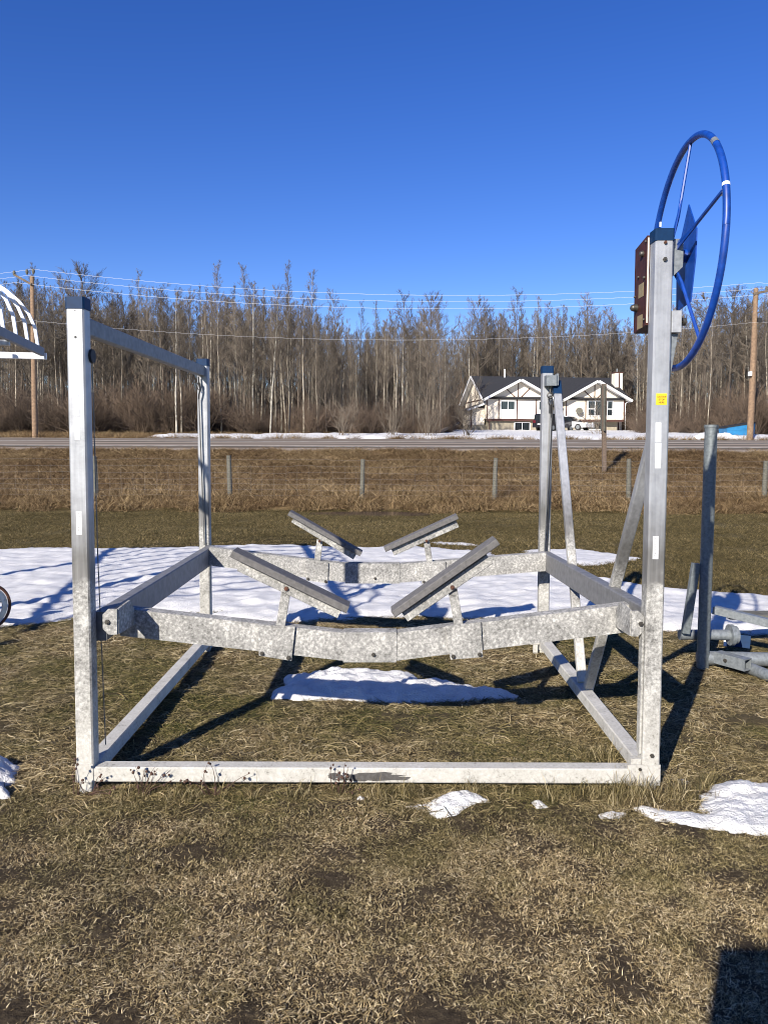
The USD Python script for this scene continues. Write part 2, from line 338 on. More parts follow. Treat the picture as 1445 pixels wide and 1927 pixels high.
# ------------------------------------------------------------------ terrain
KY = np.array([-60, 18.9, 19.7, 20.5, 21.2, 24, 28, 33, 34.5, 44, 45.5, 46.5, 58, 80, 100, 450.])
KZ = np.array([0, 0, -.11, .06, .2, .36, .62, 1.40, 1.46, 1.89, 1.92, 1.94, 2.22, 2.8, 3.0, 3.0])
def zt(x, y):
    x = np.asarray(x, float); y = np.asarray(y, float)
    z = (np.interp(y - .4, KY, KZ) + 2 * np.interp(y, KY, KZ) + np.interp(y + .4, KY, KZ)) / 4
    p = np.stack(np.broadcast_arrays(x * .9, y * .9, 0 * x * y), -1)
    fine = np.where((y < 10) & (np.abs(x) < 7), (meshkit.fbm(p * 5.5, 2, 8) - .5) * .045, 0)
    near = np.clip((33 - y) / 2, 0, 1) + np.clip((y - 47) / 4, 0, 1)
    amp = np.where(y < 20, 0.03, 0.09)
    return z + (meshkit.fbm(p, 3, 5) - .5) * amp * near + fine

def grid_mesh(xs, ys, zf):
    X, Y = np.meshgrid(xs, ys)
    Z = zf(X, Y)
    v = np.stack([X, Y, Z], -1).reshape(-1, 3)
    nx, ny = len(xs), len(ys)
    i, j = np.meshgrid(np.arange(ny - 1), np.arange(nx - 1), indexing='ij')
    a = i * nx + j
    f = np.concatenate([np.stack([a, a + 1, a + nx + 1], -1).reshape(-1, 3), np.stack([a, a + nx + 1, a + nx], -1).reshape(-1, 3)])
    return v, f
gx = np.concatenate([-np.geomspace(300, 8.3, 50), np.arange(-8, 8.01, .06), np.geomspace(8.3, 300, 50)])
gy = np.concatenate([[-60, -30, -15, -8, -4, -2, -1], np.arange(0, 10.5, .06), np.arange(10.5, 22, .2), np.arange(22, 34, .4), np.arange(34, 48, .5), np.arange(48, 110, 1.5), np.geomspace(112, 450, 15)])
obj('ground', grid_mesh(gx, gy, zt), GROUND, kind='structure', label='brown dead grass lawn, ditch bank and wood floor', smooth=True)
rx = np.arange(-260, 261, 4.0)
obj('road_shoulder', grid_mesh(rx, np.array([32.9, 33.5, 34.6]), lambda x, y: np.interp(y, KY, KZ) + .03 - .03 * (y < 33)), GRAVEL, kind='structure', label='near gravel shoulder of the road')
obj('road_shoulder', grid_mesh(rx, np.array([43.9, 44.8, 45.8]), lambda x, y: np.interp(y, KY, KZ) + .03 - .03 * (y > 45.7)), GRAVEL, kind='structure', label='far gravel shoulder of the road')
obj('road', grid_mesh(rx, np.array([34.5, 37, 39.2, 41.5, 44.0]), lambda x, y: np.interp(y, [34.5, 44], [1.46, 1.89]) + .05 + .05 * (1 - ((y - 39.2) / 4.8) ** 2)), ASPHALT, kind='structure', label='worn grey asphalt road crossing behind the fence')
for yy, w in ((35.3, .14), (39.2, .16), (43.2, .14)):
    obj('road_line', grid_mesh(rx, np.array([yy - w, yy + w]), lambda x, y: np.interp(y, [34.5, 44], [1.46, 1.89]) + .058 + .05 * (1 - ((y - 39.2) / 4.8) ** 2)), PAINT_LINE, kind='structure')
pa = np.linspace(0, 2 * np.pi, 40, endpoint=False)
pr = 1 + .3 * (meshkit.fbm(np.stack([np.cos(pa) * 2, np.sin(pa) * 2, pa * 0], -1), 3, 2) - .5)
pv = np.vstack([[-.3, 18.8, .012], np.stack([-.3 + 1.5 * pr * np.cos(pa), 18.8 + .62 * pr * np.sin(pa), 0 * pa + .012], -1)])
pf = [(0, i + 1, (i + 1) % 40 + 1) for i in range(40)]
obj('puddle', (pv, np.array(pf)), PUDDLE, kind='structure', label='dark wet mud puddle at the far end of the lawn')

# ------------------------------------------------------------------ snow
def snow_mesh(poly, res, thick, rag, seed, edge=.18, ripple=(3, 14), zfun=None, detail=9.0):
    """melting snow on the ground: a lumpy height field over the polygon with a ragged, steep rim"""
    P = Polygon(poly).buffer(0)
    x0, y0, x1, y1 = P.bounds
    xs = np.arange(x0 - .3, x1 + .3, res); ys = np.arange(y0 - .3, y1 + .3, res)
    X, Y = np.meshgrid(xs, ys)
    pts = shapely.points(X.ravel(), Y.ravel())
    d = shapely.distance(P.boundary, pts).reshape(X.shape)
    d = np.where(shapely.contains(P, pts).reshape(X.shape), d, -d)
    q = np.stack([X, Y, 0 * X + seed], -1)
    d = d + rag * (meshkit.fbm(q * [1.3, 2.4, 1], 4, seed) - .5) * 2 + rag * .9 * (meshkit.fbm(q * [6, 9, 1], 4, seed + 7) - .5) + (rag * .8 * (meshkit.fbm(q * [25, 32, 1], 3, seed + 8) - .5) if res < .06 else 0)
    h = thick * np.clip(d / edge, -1, 1)
    h = np.where(h > 0, thick * np.clip(d / edge, 0, 1) ** .62, h)
    lump = (meshkit.fbm(q * [ripple[0], ripple[1], 1], 3, seed + 3) - .5) * .55 + (meshkit.fbm(q * [detail, detail * 1.4, 1], 3, seed + 5) - .5) * .9
    h = h * (1 + lump)
    Z = (zfun or zt)(X, Y) + h
    keep = h > -thick * .5
    nx = len(xs)
    i, j = np.meshgrid(np.arange(len(ys) - 1), np.arange(nx - 1), indexing='ij')
    ok = keep[:-1, :-1] & keep[1:, :-1] & keep[:-1, 1:] & keep[1:, 1:]
    a = (i * nx + j)[ok]
    f = np.concatenate([np.stack([a, a + 1, a + nx + 1], -1), np.stack([a, a + nx + 1, a + nx], -1)])
    v = np.stack([X, Y, Z], -1).reshape(-1, 3)
    u, inv = np.unique(f, return_inverse=True)
    return (v[u], inv.reshape(-1, 3)), np.asarray(P.buffer(-.05 if thick > .03 else 0).exterior.coords) if not P.buffer(-.05).is_empty and P.buffer(-.05).geom_type == 'Polygon' else np.array(poly)
snow_polys = []
def snow(label, poly, res, thick, rag, seed, group=None, **k):
    mesh, inner = snow_mesh(poly, res, thick, rag, seed, **k)
    snow_polys.append(Polygon(poly).buffer(0))
    obj('snow_patch', mesh, SNOW, label=label, cat='snow', smooth=True)
snow('broad melting snow strip across the lawn behind the lift', [(-9, 12.3), (-6.2, 12.35), (-5, 12.5), (-3.4, 12.6), (-2.2, 12.9), (-1.45, 12.85), (-.3, 12.6), (.5, 12.9), (1.1, 12.5), (1.75, 12.3), (1.8, 11.2), (1.2, 10.75), (2.2, 10.45), (2.7, 10.3), (3.05, 9.5), (3.4, 9.15), (4.5, 8.95), (7, 8.8),
      (7, 7.1), (3.6, 7.05), (2.66, 7.1), (2.27, 7.55), (1.62, 7.75), (.96, 7.65), (.2, 7.75), (-.4, 7.62), (-1.06, 7.5), (-1.74, 7.7), (-2.35, 7.95), (-3.1, 7.6), (-3.6, 7.28), (-6, 7.0), (-9, 7.0)], .045, .052, .14, 3, edge=.16, ripple=(1.6, 11), detail=5)
snow('small snow patch on the lawn right of the rear right post', [(2.3, 12.55), (3.3, 12.75), (3.95, 11.8), (3.6, 11.3), (2.9, 11.0), (2.2, 11.6)], .05, .035, .12, 9)
snow('thin snow patch on the lawn beyond the upper right bunk', [(.75, 13.6), (1.5, 13.4), (1.6, 13.15), (.9, 13.2)], .05, .025, .08, 12)
snow('long ridge of snow lying on the grass under the lift', [(-.78, 5.16), (-.8, 5.35), (-.72, 5.45), (-.74, 5.66), (-.34, 5.84), (.2, 5.78), (.28, 5.57), (.5, 5.52), (.86, 5.34), (1.0, 5.22), (.93, 5.12), (.65, 5.15), (.14, 5.1), (-.44, 5.12)], .014, .075, .07, 17, edge=.17, ripple=(4, 9), detail=11)
snow('small white snow lump on the grass before the front rail', [(.11, 3.65), (.21, 3.69), (.32, 3.77), (.43, 3.77), (.53, 3.68), (.44, 3.64), (.35, 3.55), (.26, 3.53), (.2, 3.62)], .007, .034, .012, 23, edge=.06, detail=30, ripple=(12, 20))
snow('tiny snow crumb right of the white snow lump', [(.74, 3.71), (.78, 3.73), (.81, 3.65), (.75, 3.64)], .008, .018, .008, 27, edge=.04, detail=40)
snow('thin split snow scrap left of the large right snow patch', [(1.02, 3.57), (1.09, 3.61), (1.18, 3.6), (1.14, 3.55), (1.03, 3.52)], .008, .018, .014, 29, edge=.04, detail=40)
snow('large icy snow patch at the right edge beside the right post', [(1.22, 3.65), (1.37, 3.60), (1.54, 3.57), (1.61, 3.78), (1.7, 3.9), (1.89, 3.94), (2.1, 3.9), (2.4, 3.8), (2.4, 3.4), (1.78, 3.38), (1.58, 3.4), (1.42, 3.46), (1.29, 3.52)], .010, .038, .05, 31, edge=.12, detail=22, ripple=(9, 10))
snow('lumpy snow heap at the left edge of the lawn', [(-2.5, 4.2), (-2.1, 4.14), (-1.97, 4.06), (-1.92, 3.9), (-1.95, 3.86), (-1.86, 3.72), (-2.0, 3.68), (-2.5, 3.7)], .012, .07, .03, 37, edge=.09, detail=20)
snow('snow crumb on the grass just right of the right post foot', [(1.56, 3.97), (1.61, 3.94), (1.6, 3.9), (1.55, 3.92)], .008, .02, .008, 41, edge=.04, detail=40)
snow('tiny snow crumb under the flaking paint of the front rail', [(-.13, 3.73), (-.09, 3.73), (-.09, 3.69), (-.13, 3.69)], .006, .018, .006, 43, edge=.03, detail=50)
yard = [(-15, 46.6), (-4, 46.4), (10, 46.6), (24.5, 46.6), (27, 49), (29, 60), (31, 86), (7, 89), (5.5, 66), (3, 57), (-4, 54), (-15, 50.5)]
snow('white snow cover on the yard between road and house', yard, .35, .22, .9, 47, edge=1.2, ripple=(.4, .6), detail=1.2)
snow('ploughed snow pile before the blue dumpster', [(18.6, 47.2), (19.6, 48.4), (21.3, 48.3), (22.3, 47.3), (20.6, 46.9)], .1, .38, .25, 53, edge=.6, detail=2)

# ------------------------------------------------------------------ the boat lift
lift = thing('boat_lift', 'grey aluminium boat lift with blue wheel winch standing on the lawn', 'boat lift')
XL, XR, PW, Y0, Y1 = -1.556, 1.3155, .0876, 3.80, 6.43
def part(name, mb, m, label=None, parent=lift, smooth=False): return obj(name, mb, m, parent, label, smooth=smooth)
def post(x, y, z0, z1):
    p = part('post', MB().bar((x + PW / 2, y + PW / 2, z0), (x + PW / 2, y + PW / 2, z1), PW, PW, (0, 1, 0), .008), ALU)
    c = part('post_cap', MB().box((x - .003, y - .003, z1 - .052), (x + PW + .003, y + PW + .003, z1 + .006), .008), CAP)
    return p, c
pFL, _ = post(XL, Y0, .06, 2.478); pFR, _ = post(XR, Y0, .06, 2.815)
pRL, _ = post(XL, Y1, .02, 2.459); pRR, _ = post(XR, Y1, .02, 2.410)
def bolt(parent, p, axis, r=.011, t=.009, m=None):
    p = np.asarray(p, float); a = np.asarray(axis, float)
    mb = MB().cyl(p, p + a * t, r, 6).cyl(p + a * t * .5, p + a * t * 1.5, r * .5, 8)
    obj('bolt', mb, m or BOLT, parent)
bolt(pFR, (1.36, Y0, 2.672), (0, -1, 0)); bolt(pFR, (1.36, Y0, 2.752), (0, -1, 0), .008, m=RUST)
bolt(pFR, (1.36, Y0, .20), (0, -1, 0)); bolt(pFR, (1.30, Y0 - .002, .13), (0, -1, 0), .009)
obj('hole', MB().cyl((-1.511, Y0 - .0015, 2.288), (-1.511, Y0 + .002, 2.288), .0058, 12), BLACK, pFL)
obj('hole', MB().cyl((-1.511, Y0 - .0015, 2.418), (-1.511, Y0 + .002, 2.418), .003, 12), BLACK, pFL)
# stickers on the two front posts
def tape(parent, x0, x1, z0, z1, m, name='sticker', label=None):
    return obj(name, MB().prism([(x0[0], z0), (x1[0], z0), (x1[1], z1), (x0[1], z1)], (0, Y0 - .0012, 0), (1, 0, 0), (0, 0, 1), (0, 1, 0), .002), m, parent, label)
tape(pFL, (-1.523, -1.526), (-1.500, -1.504), 1.905, 2.012, TAPE); tape(pFL, (-1.524, -1.524), (-1.499, -1.500), 1.785, 1.898, TAPE)
s1 = tape(pFL, (-1.527, -1.527), (-1.500, -1.500), 1.316, 1.432, TAPE)
tape(pFR, (1.338, 1.336), (1.365, 1.363), 1.785, 1.881, TAPE); tape(pFR, (1.338, 1.338), (1.367, 1.366), 1.656, 1.781, TAPE)
s2 = tape(pFR, (1.338, 1.338), (1.366, 1.366), 1.203, 1.318, TAPE)
mk = MB(); r2 = np.random.default_rng(4)
for (xa, xb, za, zb) in ((-1.525, -1.502, 1.32, 1.428), (1.340, 1.364, 1.207, 1.314)):
    for z in np.linspace(za, zb, 15)[1:-1]:
        a = xa + r2.uniform(0, .006); w = r2.uniform(.004, .012)
        mk.box((a, Y0 - .0024, z - .0007), (a + w, Y0 - .0010, z + .0007)); mk.box((a + w, Y0 - .0024, z - .002), (a + w + .001, Y0 - .0010, z + .004))
obj('tick_marks', mk, GREYWOOD, pFR)
cs = tape(pFR, (1.335, 1.335), (1.388, 1.388), 1.968, 2.024, YELLOW, 'caution_label')
for t, z in (('CAUTION', 2.0075), ('STOP', 1.9935), ('HERE', 1.9795)):
    tm = meshkit.text_mesh(t, .0085, .0006, True); w = tm.bounds[1, 0]
    k = min(1, .044 / w)
    v = tm.vertices * [k, 1, 1]
    v = np.stack([1.3615 - w * k / 2 + v[:, 0], Y0 - .0014 - v[:, 2], z + v[:, 1] - .004], -1)
    obj('lettering', (v, tm.faces[:, ::-1]), BLACK, cs)
# base rails, feet, corner pieces
RT = .128; RH = .078
part('base_rail', MB().bar((XL + PW + .001, Y0 + .042, RT - RH / 2), (XR - .001, Y0 + .042, RT - RH / 2), .084, RH, ch=.006), ALU, 'front base rail with a flaked dark patch in its middle')
fk = MB(); r3 = np.random.default_rng(8)
for cx, cz, sx, sz in ((-.07, .085, .15, .022), (-.24, .088, .05, .016), (.08, .076, .06, .012), (-.15, .075, .10, .012)):
    a = np.linspace(0, 2 * np.pi, 22, endpoint=False); rr = 1 + .35 * r3.uniform(-1, 1, 22)
    pts = np.stack([cx + sx * rr * np.cos(a), np.clip(cz + sz * rr * np.sin(a), .058, .118)], -1)
    pg = Polygon(pts).buffer(0)
    if pg.geom_type != 'Polygon': pg = max(pg.geoms, key=lambda g: g.area)
    tmv, tf = trimesh.creation.triangulate_polygon(pg, engine='earcut')
    fk.add(np.stack([tmv[:, 0], 0 * tmv[:, 0] + Y0 - .0006 - .0004 * fk.n / 22, tmv[:, 1]], -1), tf)
part('bare_patch', fk, mat('flaked_dark_metal', (0.12, 0.115, 0.11), .5, .3, scale=60, col2=(.07, .065, .06)))
for x in (XL, XR):
    part('base_rail', MB().bar((x + PW / 2, Y0 + PW + .001, RT - RH / 2), (x + PW / 2, Y1 - .001, RT - RH / 2), .084, RH, ch=.006), ALU)
    part('foot', MB().box((x + .012, Y0 + .006, -.03), (x + PW - .014, Y0 + .07, .06), .005), ALU)
    part('foot', MB().box((x + .012, Y1 + .006, -.03), (x + PW - .012, Y1 + .07, .06), .005), ALU)
part('corner_plate', MB().box((XR - .075, Y0 - .006, .045), (XR + PW + .003, Y0 + .002, .152), .003), ALU)
part('corner_plate', MB().box((XL - .002, Y0 - .005, .052), (XL + PW + .002, Y0 + .002, .145), .003), ALU)
part('corner_gusset', MB().box((XR - .055, Y0 + .01, RT + .001), (XR - .001, Y0 + .05, RT + .05), .004), ALU)
part('guide_strip', MB().box((XR - .012, Y0 + .02, .2), (XR - .001, Y0 + .07, .83), .002), ALU)
part('foot_lever', MB().bar((XR - .075, Y1 - .02, .1), (XR, Y1 - .02, .1), .04, .05).bar((XR - .03, Y1 - .02, -.02), (XR - .03, Y1 - .02, .1), .04, .03, (0, 1, 0)), ALU)
# top beam on the left
part('top_beam', MB().bar((-1.515, Y0 + PW + .001, 2.358), (-1.515, Y1 - .001, 2.363), .05, .085, ch=.005), DULL)
part('pulley', MB().cyl((-1.475, Y0 + .08, 2.205), (-1.455, Y0 + .08, 2.205), .034, 18), DARK, smooth=40)
part('cable', MB().tube([(-1.47, Y0 + .10, 2.2), (-1.465, Y0 + .11, 1.2), (-1.455, Y0 + .14, .19)], .0028, 6), CABLE)
# braces on the right: two square tubes meeting on the right base rail
part('brace', MB().bar((1.425, Y1 - .02, 2.27), (1.372, 5.21, RT), .062, .045, (0, 1, .2), .005), ALU)
part('brace', MB().bar((1.385, Y0 + PW - .01, 1.93), (1.378, 5.08, RT), .062, .045, (0, 1, .2), .005), ALU)
part('brace_cap', MB().bar((1.4255, Y1 - .017, 2.282), (1.423, Y1 - .075, 2.17), .068, .052, (0, 1, .2), .005), CAP)
# carriage: two V shaped cross beams, two side beams
def vbeam(y, top, name='cross_beam'):
    t = np.array(top); b = t - [0, .150]
    b[1:-1] -= [0, .002]
    out = part(name, MB().prism(np.vstack([t, b[::-1]]), (0, y, 0), (1, 0, 0), (0, 0, 1), (0, 1, 0), .085), ALU_SCALE)
    i = 1
    sl = [t[1] + [-.012, .006], t[2] + [.012, .006], b[2] + [.012, -.006], b[1] + [-.012, -.006]]
    s = obj('splice_sleeve', MB().prism(sl, (0, y - .005, 0), (1, 0, 0), (0, 0, 1), (0, 1, 0), .095), ALU_SCALE, out)
    c = (t[1] + t[2]) / 2
    bolt(out, (c[0] + .02, y - .005, c[1] - .115), (0, -1, 0))
    return out
fb = vbeam(4.08, [(-1.418, .884), (-.205, .752), (.058, .753), (1.318, .914)])
rb = vbeam(6.20, [(-1.418, .922), (-.30, .787), (.12, .787), (1.318, .886)])
def side_beam(x, y0, z0, y1, z1):
    return part('side_beam', MB().bar((x, y0, z0 - .075), (x, y1, z1 - .075), .07, .15, ch=.006), DULL)
sl_ = side_beam(-1.455, 3.895, .905, Y1 - .002, .908); sr_ = side_beam(1.355, 3.895, .945, Y1 - .002, .868)
def bracket(x0, x1, z0, y0, y1):
    h = .13; c = .028
    oc = [(x0 + c, z0), (x1 - .002, z0), (x1, z0 + h), (x0 + c, z0 + h), (x0, z0 + h - c), (x0, z0 + c)] if x0 < 0 else [(x0, z0), (x1 - c, z0), (x1, z0 + c), (x1, z0 + h - c), (x1 - c, z0 + h), (x0, z0 + h)]
    b = MB().prism(oc, (0, y0, 0), (1, 0, 0), (0, 0, 1), (0, 1, 0), .01)
    xs = x1 if x0 < 0 else x0
    side = [(y0 + .01, z0), (y1, z0 - .01), (y1, z0 + .075), (y1 - .07, z0 + h + .008), (y0 + .01, z0 + h)]
    b.prism(side, (xs - .005, 0, 0), (0, 1, 0), (0, 0, 1), (1, 0, 0), .01)
    p = part('corner_bracket', b, ALU_SCALE)
    bolt(p, ((x0 + x1) / 2 + (.015 if x0 > 0 else -.012), y0, z0 + .065), (0, -1, 0), .013)
bracket(-1.415, -1.342, .805, 3.825, 4.079); bracket(1.250, 1.312, .805, 3.825, 4.079)
def bplate(y, quad, beam):
    p = obj('bunk_bracket', MB().prism(quad, (0, y - .016, 0), (1, 0, 0), (0, 0, 1), (0, 1, 0), .012), ALU_SCALE, beam)
    q = np.array(quad)
    for k in (2, 3):
        c = q[k] * .82 + q.mean(0) * .18
        bolt(beam, (c[0], y - .017, c[1]), (0, -1, 0), .012)
bplate(4.08, [(-.673, .800), (-.474, .790), (-.494, .604), (-.668, .632)], fb)
bplate(4.08, [(.331, .795), (.521, .819), (.534, .628), (.361, .614)], fb)
bplate(6.20, [(-.64, .835), (-.45, .80), (-.455, .63), (-.63, .655)], rb)
bplate(6.20, [(.30, .795), (.50, .815), (.50, .655), (.31, .63)], rb)
def bunk(y, a, b, ca, cb, pt, pb):
    """a board on a channel, tilting on a short post; a, b: ends of the board's upper edge in x, z"""
    a, b = np.array(a), np.array(b); d = (b - a) / np.linalg.norm(b - a); n = np.array([-d[1], d[0]])
    n = n if n[1] > 0 else -n
    ctr = lambda p, o, yy: np.array([p[0] + n[0] * o, yy, p[1] + n[1] * o])
    up = (n[0], 0, n[1])
    bd = part('bunk', MB().bar(ctr(a, -.019, y + .07), ctr(b, -.019, y + .07), .14, .038, up, .004), BUNK)
    ca, cb = np.array(ca), np.array(cb)
    obj('channel', MB().bar((ca[0], y + .075, ca[1]), (cb[0], y + .075, cb[1]), .075, .058, up, .003), ALU_SCALE, bd)
    obj('bunk_post', MB().bar((pt[0], y + .062, pt[1] + .02), (pb[0], y + .062, pb[1]), .012, .05, (1, 0, 0), .003), ALU_SCALE, bd)
    bolt(bd, (pt[0], y + .036, pt[1] + .012), (0, -1, 0), .012, .01, RUST)
bunk(4.03, (-.798, 1.205), (-.182, .905), (-.772, 1.117), (-.235, .862), (-.520, .985), (-.560, .76))
bunk(4.03, (.040, .880), (.592, 1.272), (.115, .842), (.566, 1.158), (.366, .995), (.412, .76))
bunk(6.15, (-.757, 1.222), (-.174, .890), (-.735, 1.155), (-.232, .852), (-.520, .965), (-.555, .68))
bunk(6.15, (.000, .928), (.586, 1.198), (.072, .886), (.596, 1.12), (.345, .97), (.392, .68))
# winch
wbx = part('winch_box', MB().prism([(3.891, 2.370), (4.075, 2.352), (4.080, 2.785), (3.896, 2.812)], (1.305, 0, 0), (0, 1, 0), (0, 0, 1), (1, 0, 0), .085), BROWN_BOX)
obj('edge_strip', MB().prism([(3.8885, 2.38), (3.8905, 2.38), (3.8955, 2.80), (3.8915, 2.80)], (1.307, 0, 0), (0, 1, 0), (0, 0, 1), (1, 0, 0), .0075), CREAM, wbx)
def knob(y, z, r, t):
    b = MB().cyl((1.305, y, z), (1.305 - t, y, z), r, 14)
    s = trimesh.creation.icosphere(2, r * .95); s.apply_translation((1.305 - t, y, z)); b.tm(s)
    obj('shaft_end', b, BOLT, wbx, smooth=40)
knob(3.955, 2.735, .016, .006); knob(4.03, 2.478, .019, .018); knob(4.01, 2.63, .007, .004); knob(3.92, 2.61, .008, .004); knob(3.908, 2.785, .006, .004); knob(3.91, 2.40, .007, .004); knob(4.06, 2.54, .006, .004)
for y, z in ((3.972, 2.555), (3.982, 2.398)):
    obj('label_plate', MB().box((1.3035, y - .04, z - .034), (1.3055, y + .036, z + .034)), TAN_PLATE, wbx)
part('winch_bracket', MB().prism([(1.404, 2.602), (1.42, 2.602), (1.466, 2.648), (1.466, 2.782), (1.404, 2.782)], (0, 3.845, 0), (1, 0, 0), (0, 0, 1), (0, 1, 0), .09), GALV)
part('lock_bracket', MB().box((1.404, 3.80, 2.322), (1.452, 3.87, 2.427), .003), ALU_CLEAN)
part('lock_knob', MB().cyl((1.452, 3.835, 2.378), (1.466, 3.835, 2.378), .007, 10).cyl((1.466, 3.835, 2.378), (1.482, 3.835, 2.378), .020, 18), BOLT, smooth=40)
part('lock_plate', MB().prism([(1.404, 2.10), (1.412, 2.10), (1.446, 2.318), (1.404, 2.318)], (0, 3.83, 0), (1, 0, 0), (0, 0, 1), (0, 1, 0), .03), GALV)
# wheel, its plane close to the y-z plane
WC = np.array([1.5, 3.934, 2.72]); WR = .558; PH = -.056
wy = np.array([math.sin(PH), -math.cos(PH), 0]); wz = np.array([.028, 0, 1.0]); wz /= np.linalg.norm(wz); wn = np.cross(wy, wz); wn /= np.linalg.norm(wn)
if wn[0] < 0: wn = -wn
def W(r, deg, o=0.0):
    a = math.radians(deg); return WC + r * (math.cos(a) * wy + math.sin(a) * wz) + wn * o
ringpts = [W(WR, t) for t in np.linspace(0, 360, 97)]
rim = part('winch_wheel', MB().tube(ringpts, .0165, 12, cap=False), BLUE, 'blue painted steel hand wheel of the winch', smooth=60)
SP = (18, 88, 160, 232, 304)
for t in SP:
    obj('spoke', MB().tube([W(WR - .012, t), W(.19, t + 2, -.035), W(.07, t + 4, -.06)], .0085, 8), BLUE, rim, smooth=40)
for k, t in enumerate(SP):
    tri = [W(.045, t - 36, -.07), W(.30, t, -.025), W(.045, t + 36, -.07), W(0, 0, -.075)]
    v = np.array(tri + [p + wn * .006 for p in tri])
    f = [(0, 1, 3), (1, 2, 3), (4, 7, 5), (5, 7, 6), (0, 4, 1), (1, 4, 5), (1, 5, 2), (2, 5, 6)]
    obj('hub_plate', (v, np.array(f)), BLUE, rim)
pl = [W(.255, 90, .012), W(.17, 35, .012), W(.15, -12, .012), W(.27, -66, .012), W(.28, -112, .012), W(.15, 170, .012)]
obj('hub_disc', MB().add(np.array(pl + [p + wn * .006 for p in pl]), np.array([(0, i, i + 1) for i in range(1, 5)] + [(6, 6 + i + 1, 6 + i) for i in range(1, 5)] + [q for i in range(6) for q in ((i, (i + 1) % 6, (i + 1) % 6 + 6), (i, (i + 1) % 6 + 6, i + 6))])), BLUE, rim)
obj('hub', MB().cyl(WC - wn * .14, WC + wn * .03, .032, 18), BLUE, rim, smooth=40)
obj('chipped_paint', MB().tube([W(WR, t) for t in np.linspace(18, 19.6, 3)], .0170, 12, cap=False).tube([W(WR - .012, 18), W(WR - .06, 18.2)], .0098, 8), TAPE, rim)
obj('chipped_paint', MB().tube([W(WR, t) for t in np.linspace(47, 51, 3)], .0172, 12, cap=False), GALV, rim)
part('tie_wire', MB().tube([W(WR, 152) + np.array([.02 * math.cos(a), .03 * math.sin(a), .03 * math.cos(a) - .02]) for a in np.linspace(0, 6.3, 18)], .0022, 5), DARK)
part('wire_tag', MB().box((1.345, 3.84, 2.838), (1.353, 3.846, 2.862)), TAPE)
# rear right pulley block, eye bolt and cable; rear left hook and cable
part('pulley_block', MB().box((1.325, Y1 - .105, 2.245), (1.412, Y1 - .002, 2.330), .004).box((1.412, Y1 - .09, 2.25), (1.428, Y1 - .01, 2.345), .002), GALV)
part('eye_bolt', MB().cyl((1.365, Y1 - .06, 2.245), (1.365, Y1 - .06, 2.19), .007, 8).tube([(1.365 + .022 * math.sin(a), Y1 - .06, 2.168 + .022 * math.cos(a)) for a in np.linspace(0, 6.283, 17)], .006, 6), BOLT)
part('turnbuckle', MB().tube([(1.368 + .014 * math.sin(a), Y1 - .055, 2.125 + .04 * math.cos(a)) for a in np.linspace(0, 6.283, 15)], .006, 6).cyl((1.368, Y1 - .055, 2.09), (1.368, Y1 - .055, 2.02), .01, 8).cyl((1.385, Y1 - .055, 2.10), (1.385, Y1 - .055, 1.96), .007, 8), DARK)
part('cable', MB().cyl((1.368, Y1 - .055, 2.02), (1.345, Y1 - .03, .87), .005, 6), CABLE)
part('cable', MB().cyl((1.386, Y1 - .05, 1.97), (1.366, Y1 - .02, .87), .005, 6), DARK)
part('hook', MB().tube([(-1.535, Y1 - .03, 2.315), (-1.532, Y1 - .035, 2.25), (-1.522, Y1 - .04, 2.21), (-1.53, Y1 - .04, 2.17), (-1.535, Y1 - .03, 2.13)], .007, 6).tube([(-1.532 + .013 * math.sin(a), Y1 - .04, 2.235 + .03 * math.cos(a)) for a in np.linspace(0, 6.283, 13)], .005, 6), DARK)
part('cable', MB().cyl((-1.535, Y1 - .03, 2.13), (-1.505, Y1 - .02, .91), .006, 6), CABLE)

# ------------------------------------------------------------------ galvanized frame at the right
gf = thing('galvanized_frame', 'galvanized steel boat stand frame with tall round post at right edge', 'steel frame')
def gpart(name, mb, m=GALV, label=None, smooth=40): return obj(name, mb, m, gf, label, smooth=smooth)
gpart('post', MB().cyl((2.533, 6.0, 0.0), (2.542, 6.0, 1.90), .047, 20), m=PIPE)
gpart('post_cap', MB().cyl((2.542, 6.0, 1.90), (2.542, 6.0, 1.922), .053, 20), m=PIPE)
gpart('brace', MB().bar((2.468, 6.03, .83), (2.40, 6.03, .27), .06, .05, (0, 1, 0)), m=PIPE, smooth=False)
gpart('cross_pipe', MB().cyl((2.38, 6.10, .24), (2.80, 6.10, .24), .042, 16))
gpart('pipe_flange', MB().cyl((2.78, 6.10, .24), (2.81, 6.10, .24), .085, 20).cyl((2.81, 6.1, .24), (2.84, 6.1, .24), .07, 20))
gpart('ground_pipe', MB().cyl((2.50, 6.02, .075), (4.2, 5.90, .07), .055, 16))
gpart('ground_pipe', MB().cyl((2.80, 5.97, .04), (3.1, 4.9, .04), .045, 16))
gpart('angle_bar', MB().bar((2.72, 6.28, .40), (3.6, 5.55, .27), .012, .06, ch=.002).bar((2.75, 6.30, .428), (3.63, 5.57, .298), .06, .008, ch=.002), smooth=False)
q = MB()
o, d_ = np.array([2.64, 5.98, .095]), np.array([.52, -.85, 0]); d_ /= np.linalg.norm(d_); xx = np.array([-d_[1], d_[0], 0]); t = .007; hs = .045
for s_ in (-1, 1):
    q.bar(o + xx * s_ * (hs - t / 2), o + xx * s_ * (hs - t / 2) + d_ * .26, t, 2 * hs, ch=0)
    q.bar(o + np.array([0, 0, s_ * (hs - t / 2)]), o + np.array([0, 0, s_ * (hs - t / 2)]) + d_ * .26, 2 * hs - 2 * t, t, ch=0)
gpart('socket_tube', q, smooth=False)
bolt(gf, o + d_ * .1 - xx * hs, -xx, .016)
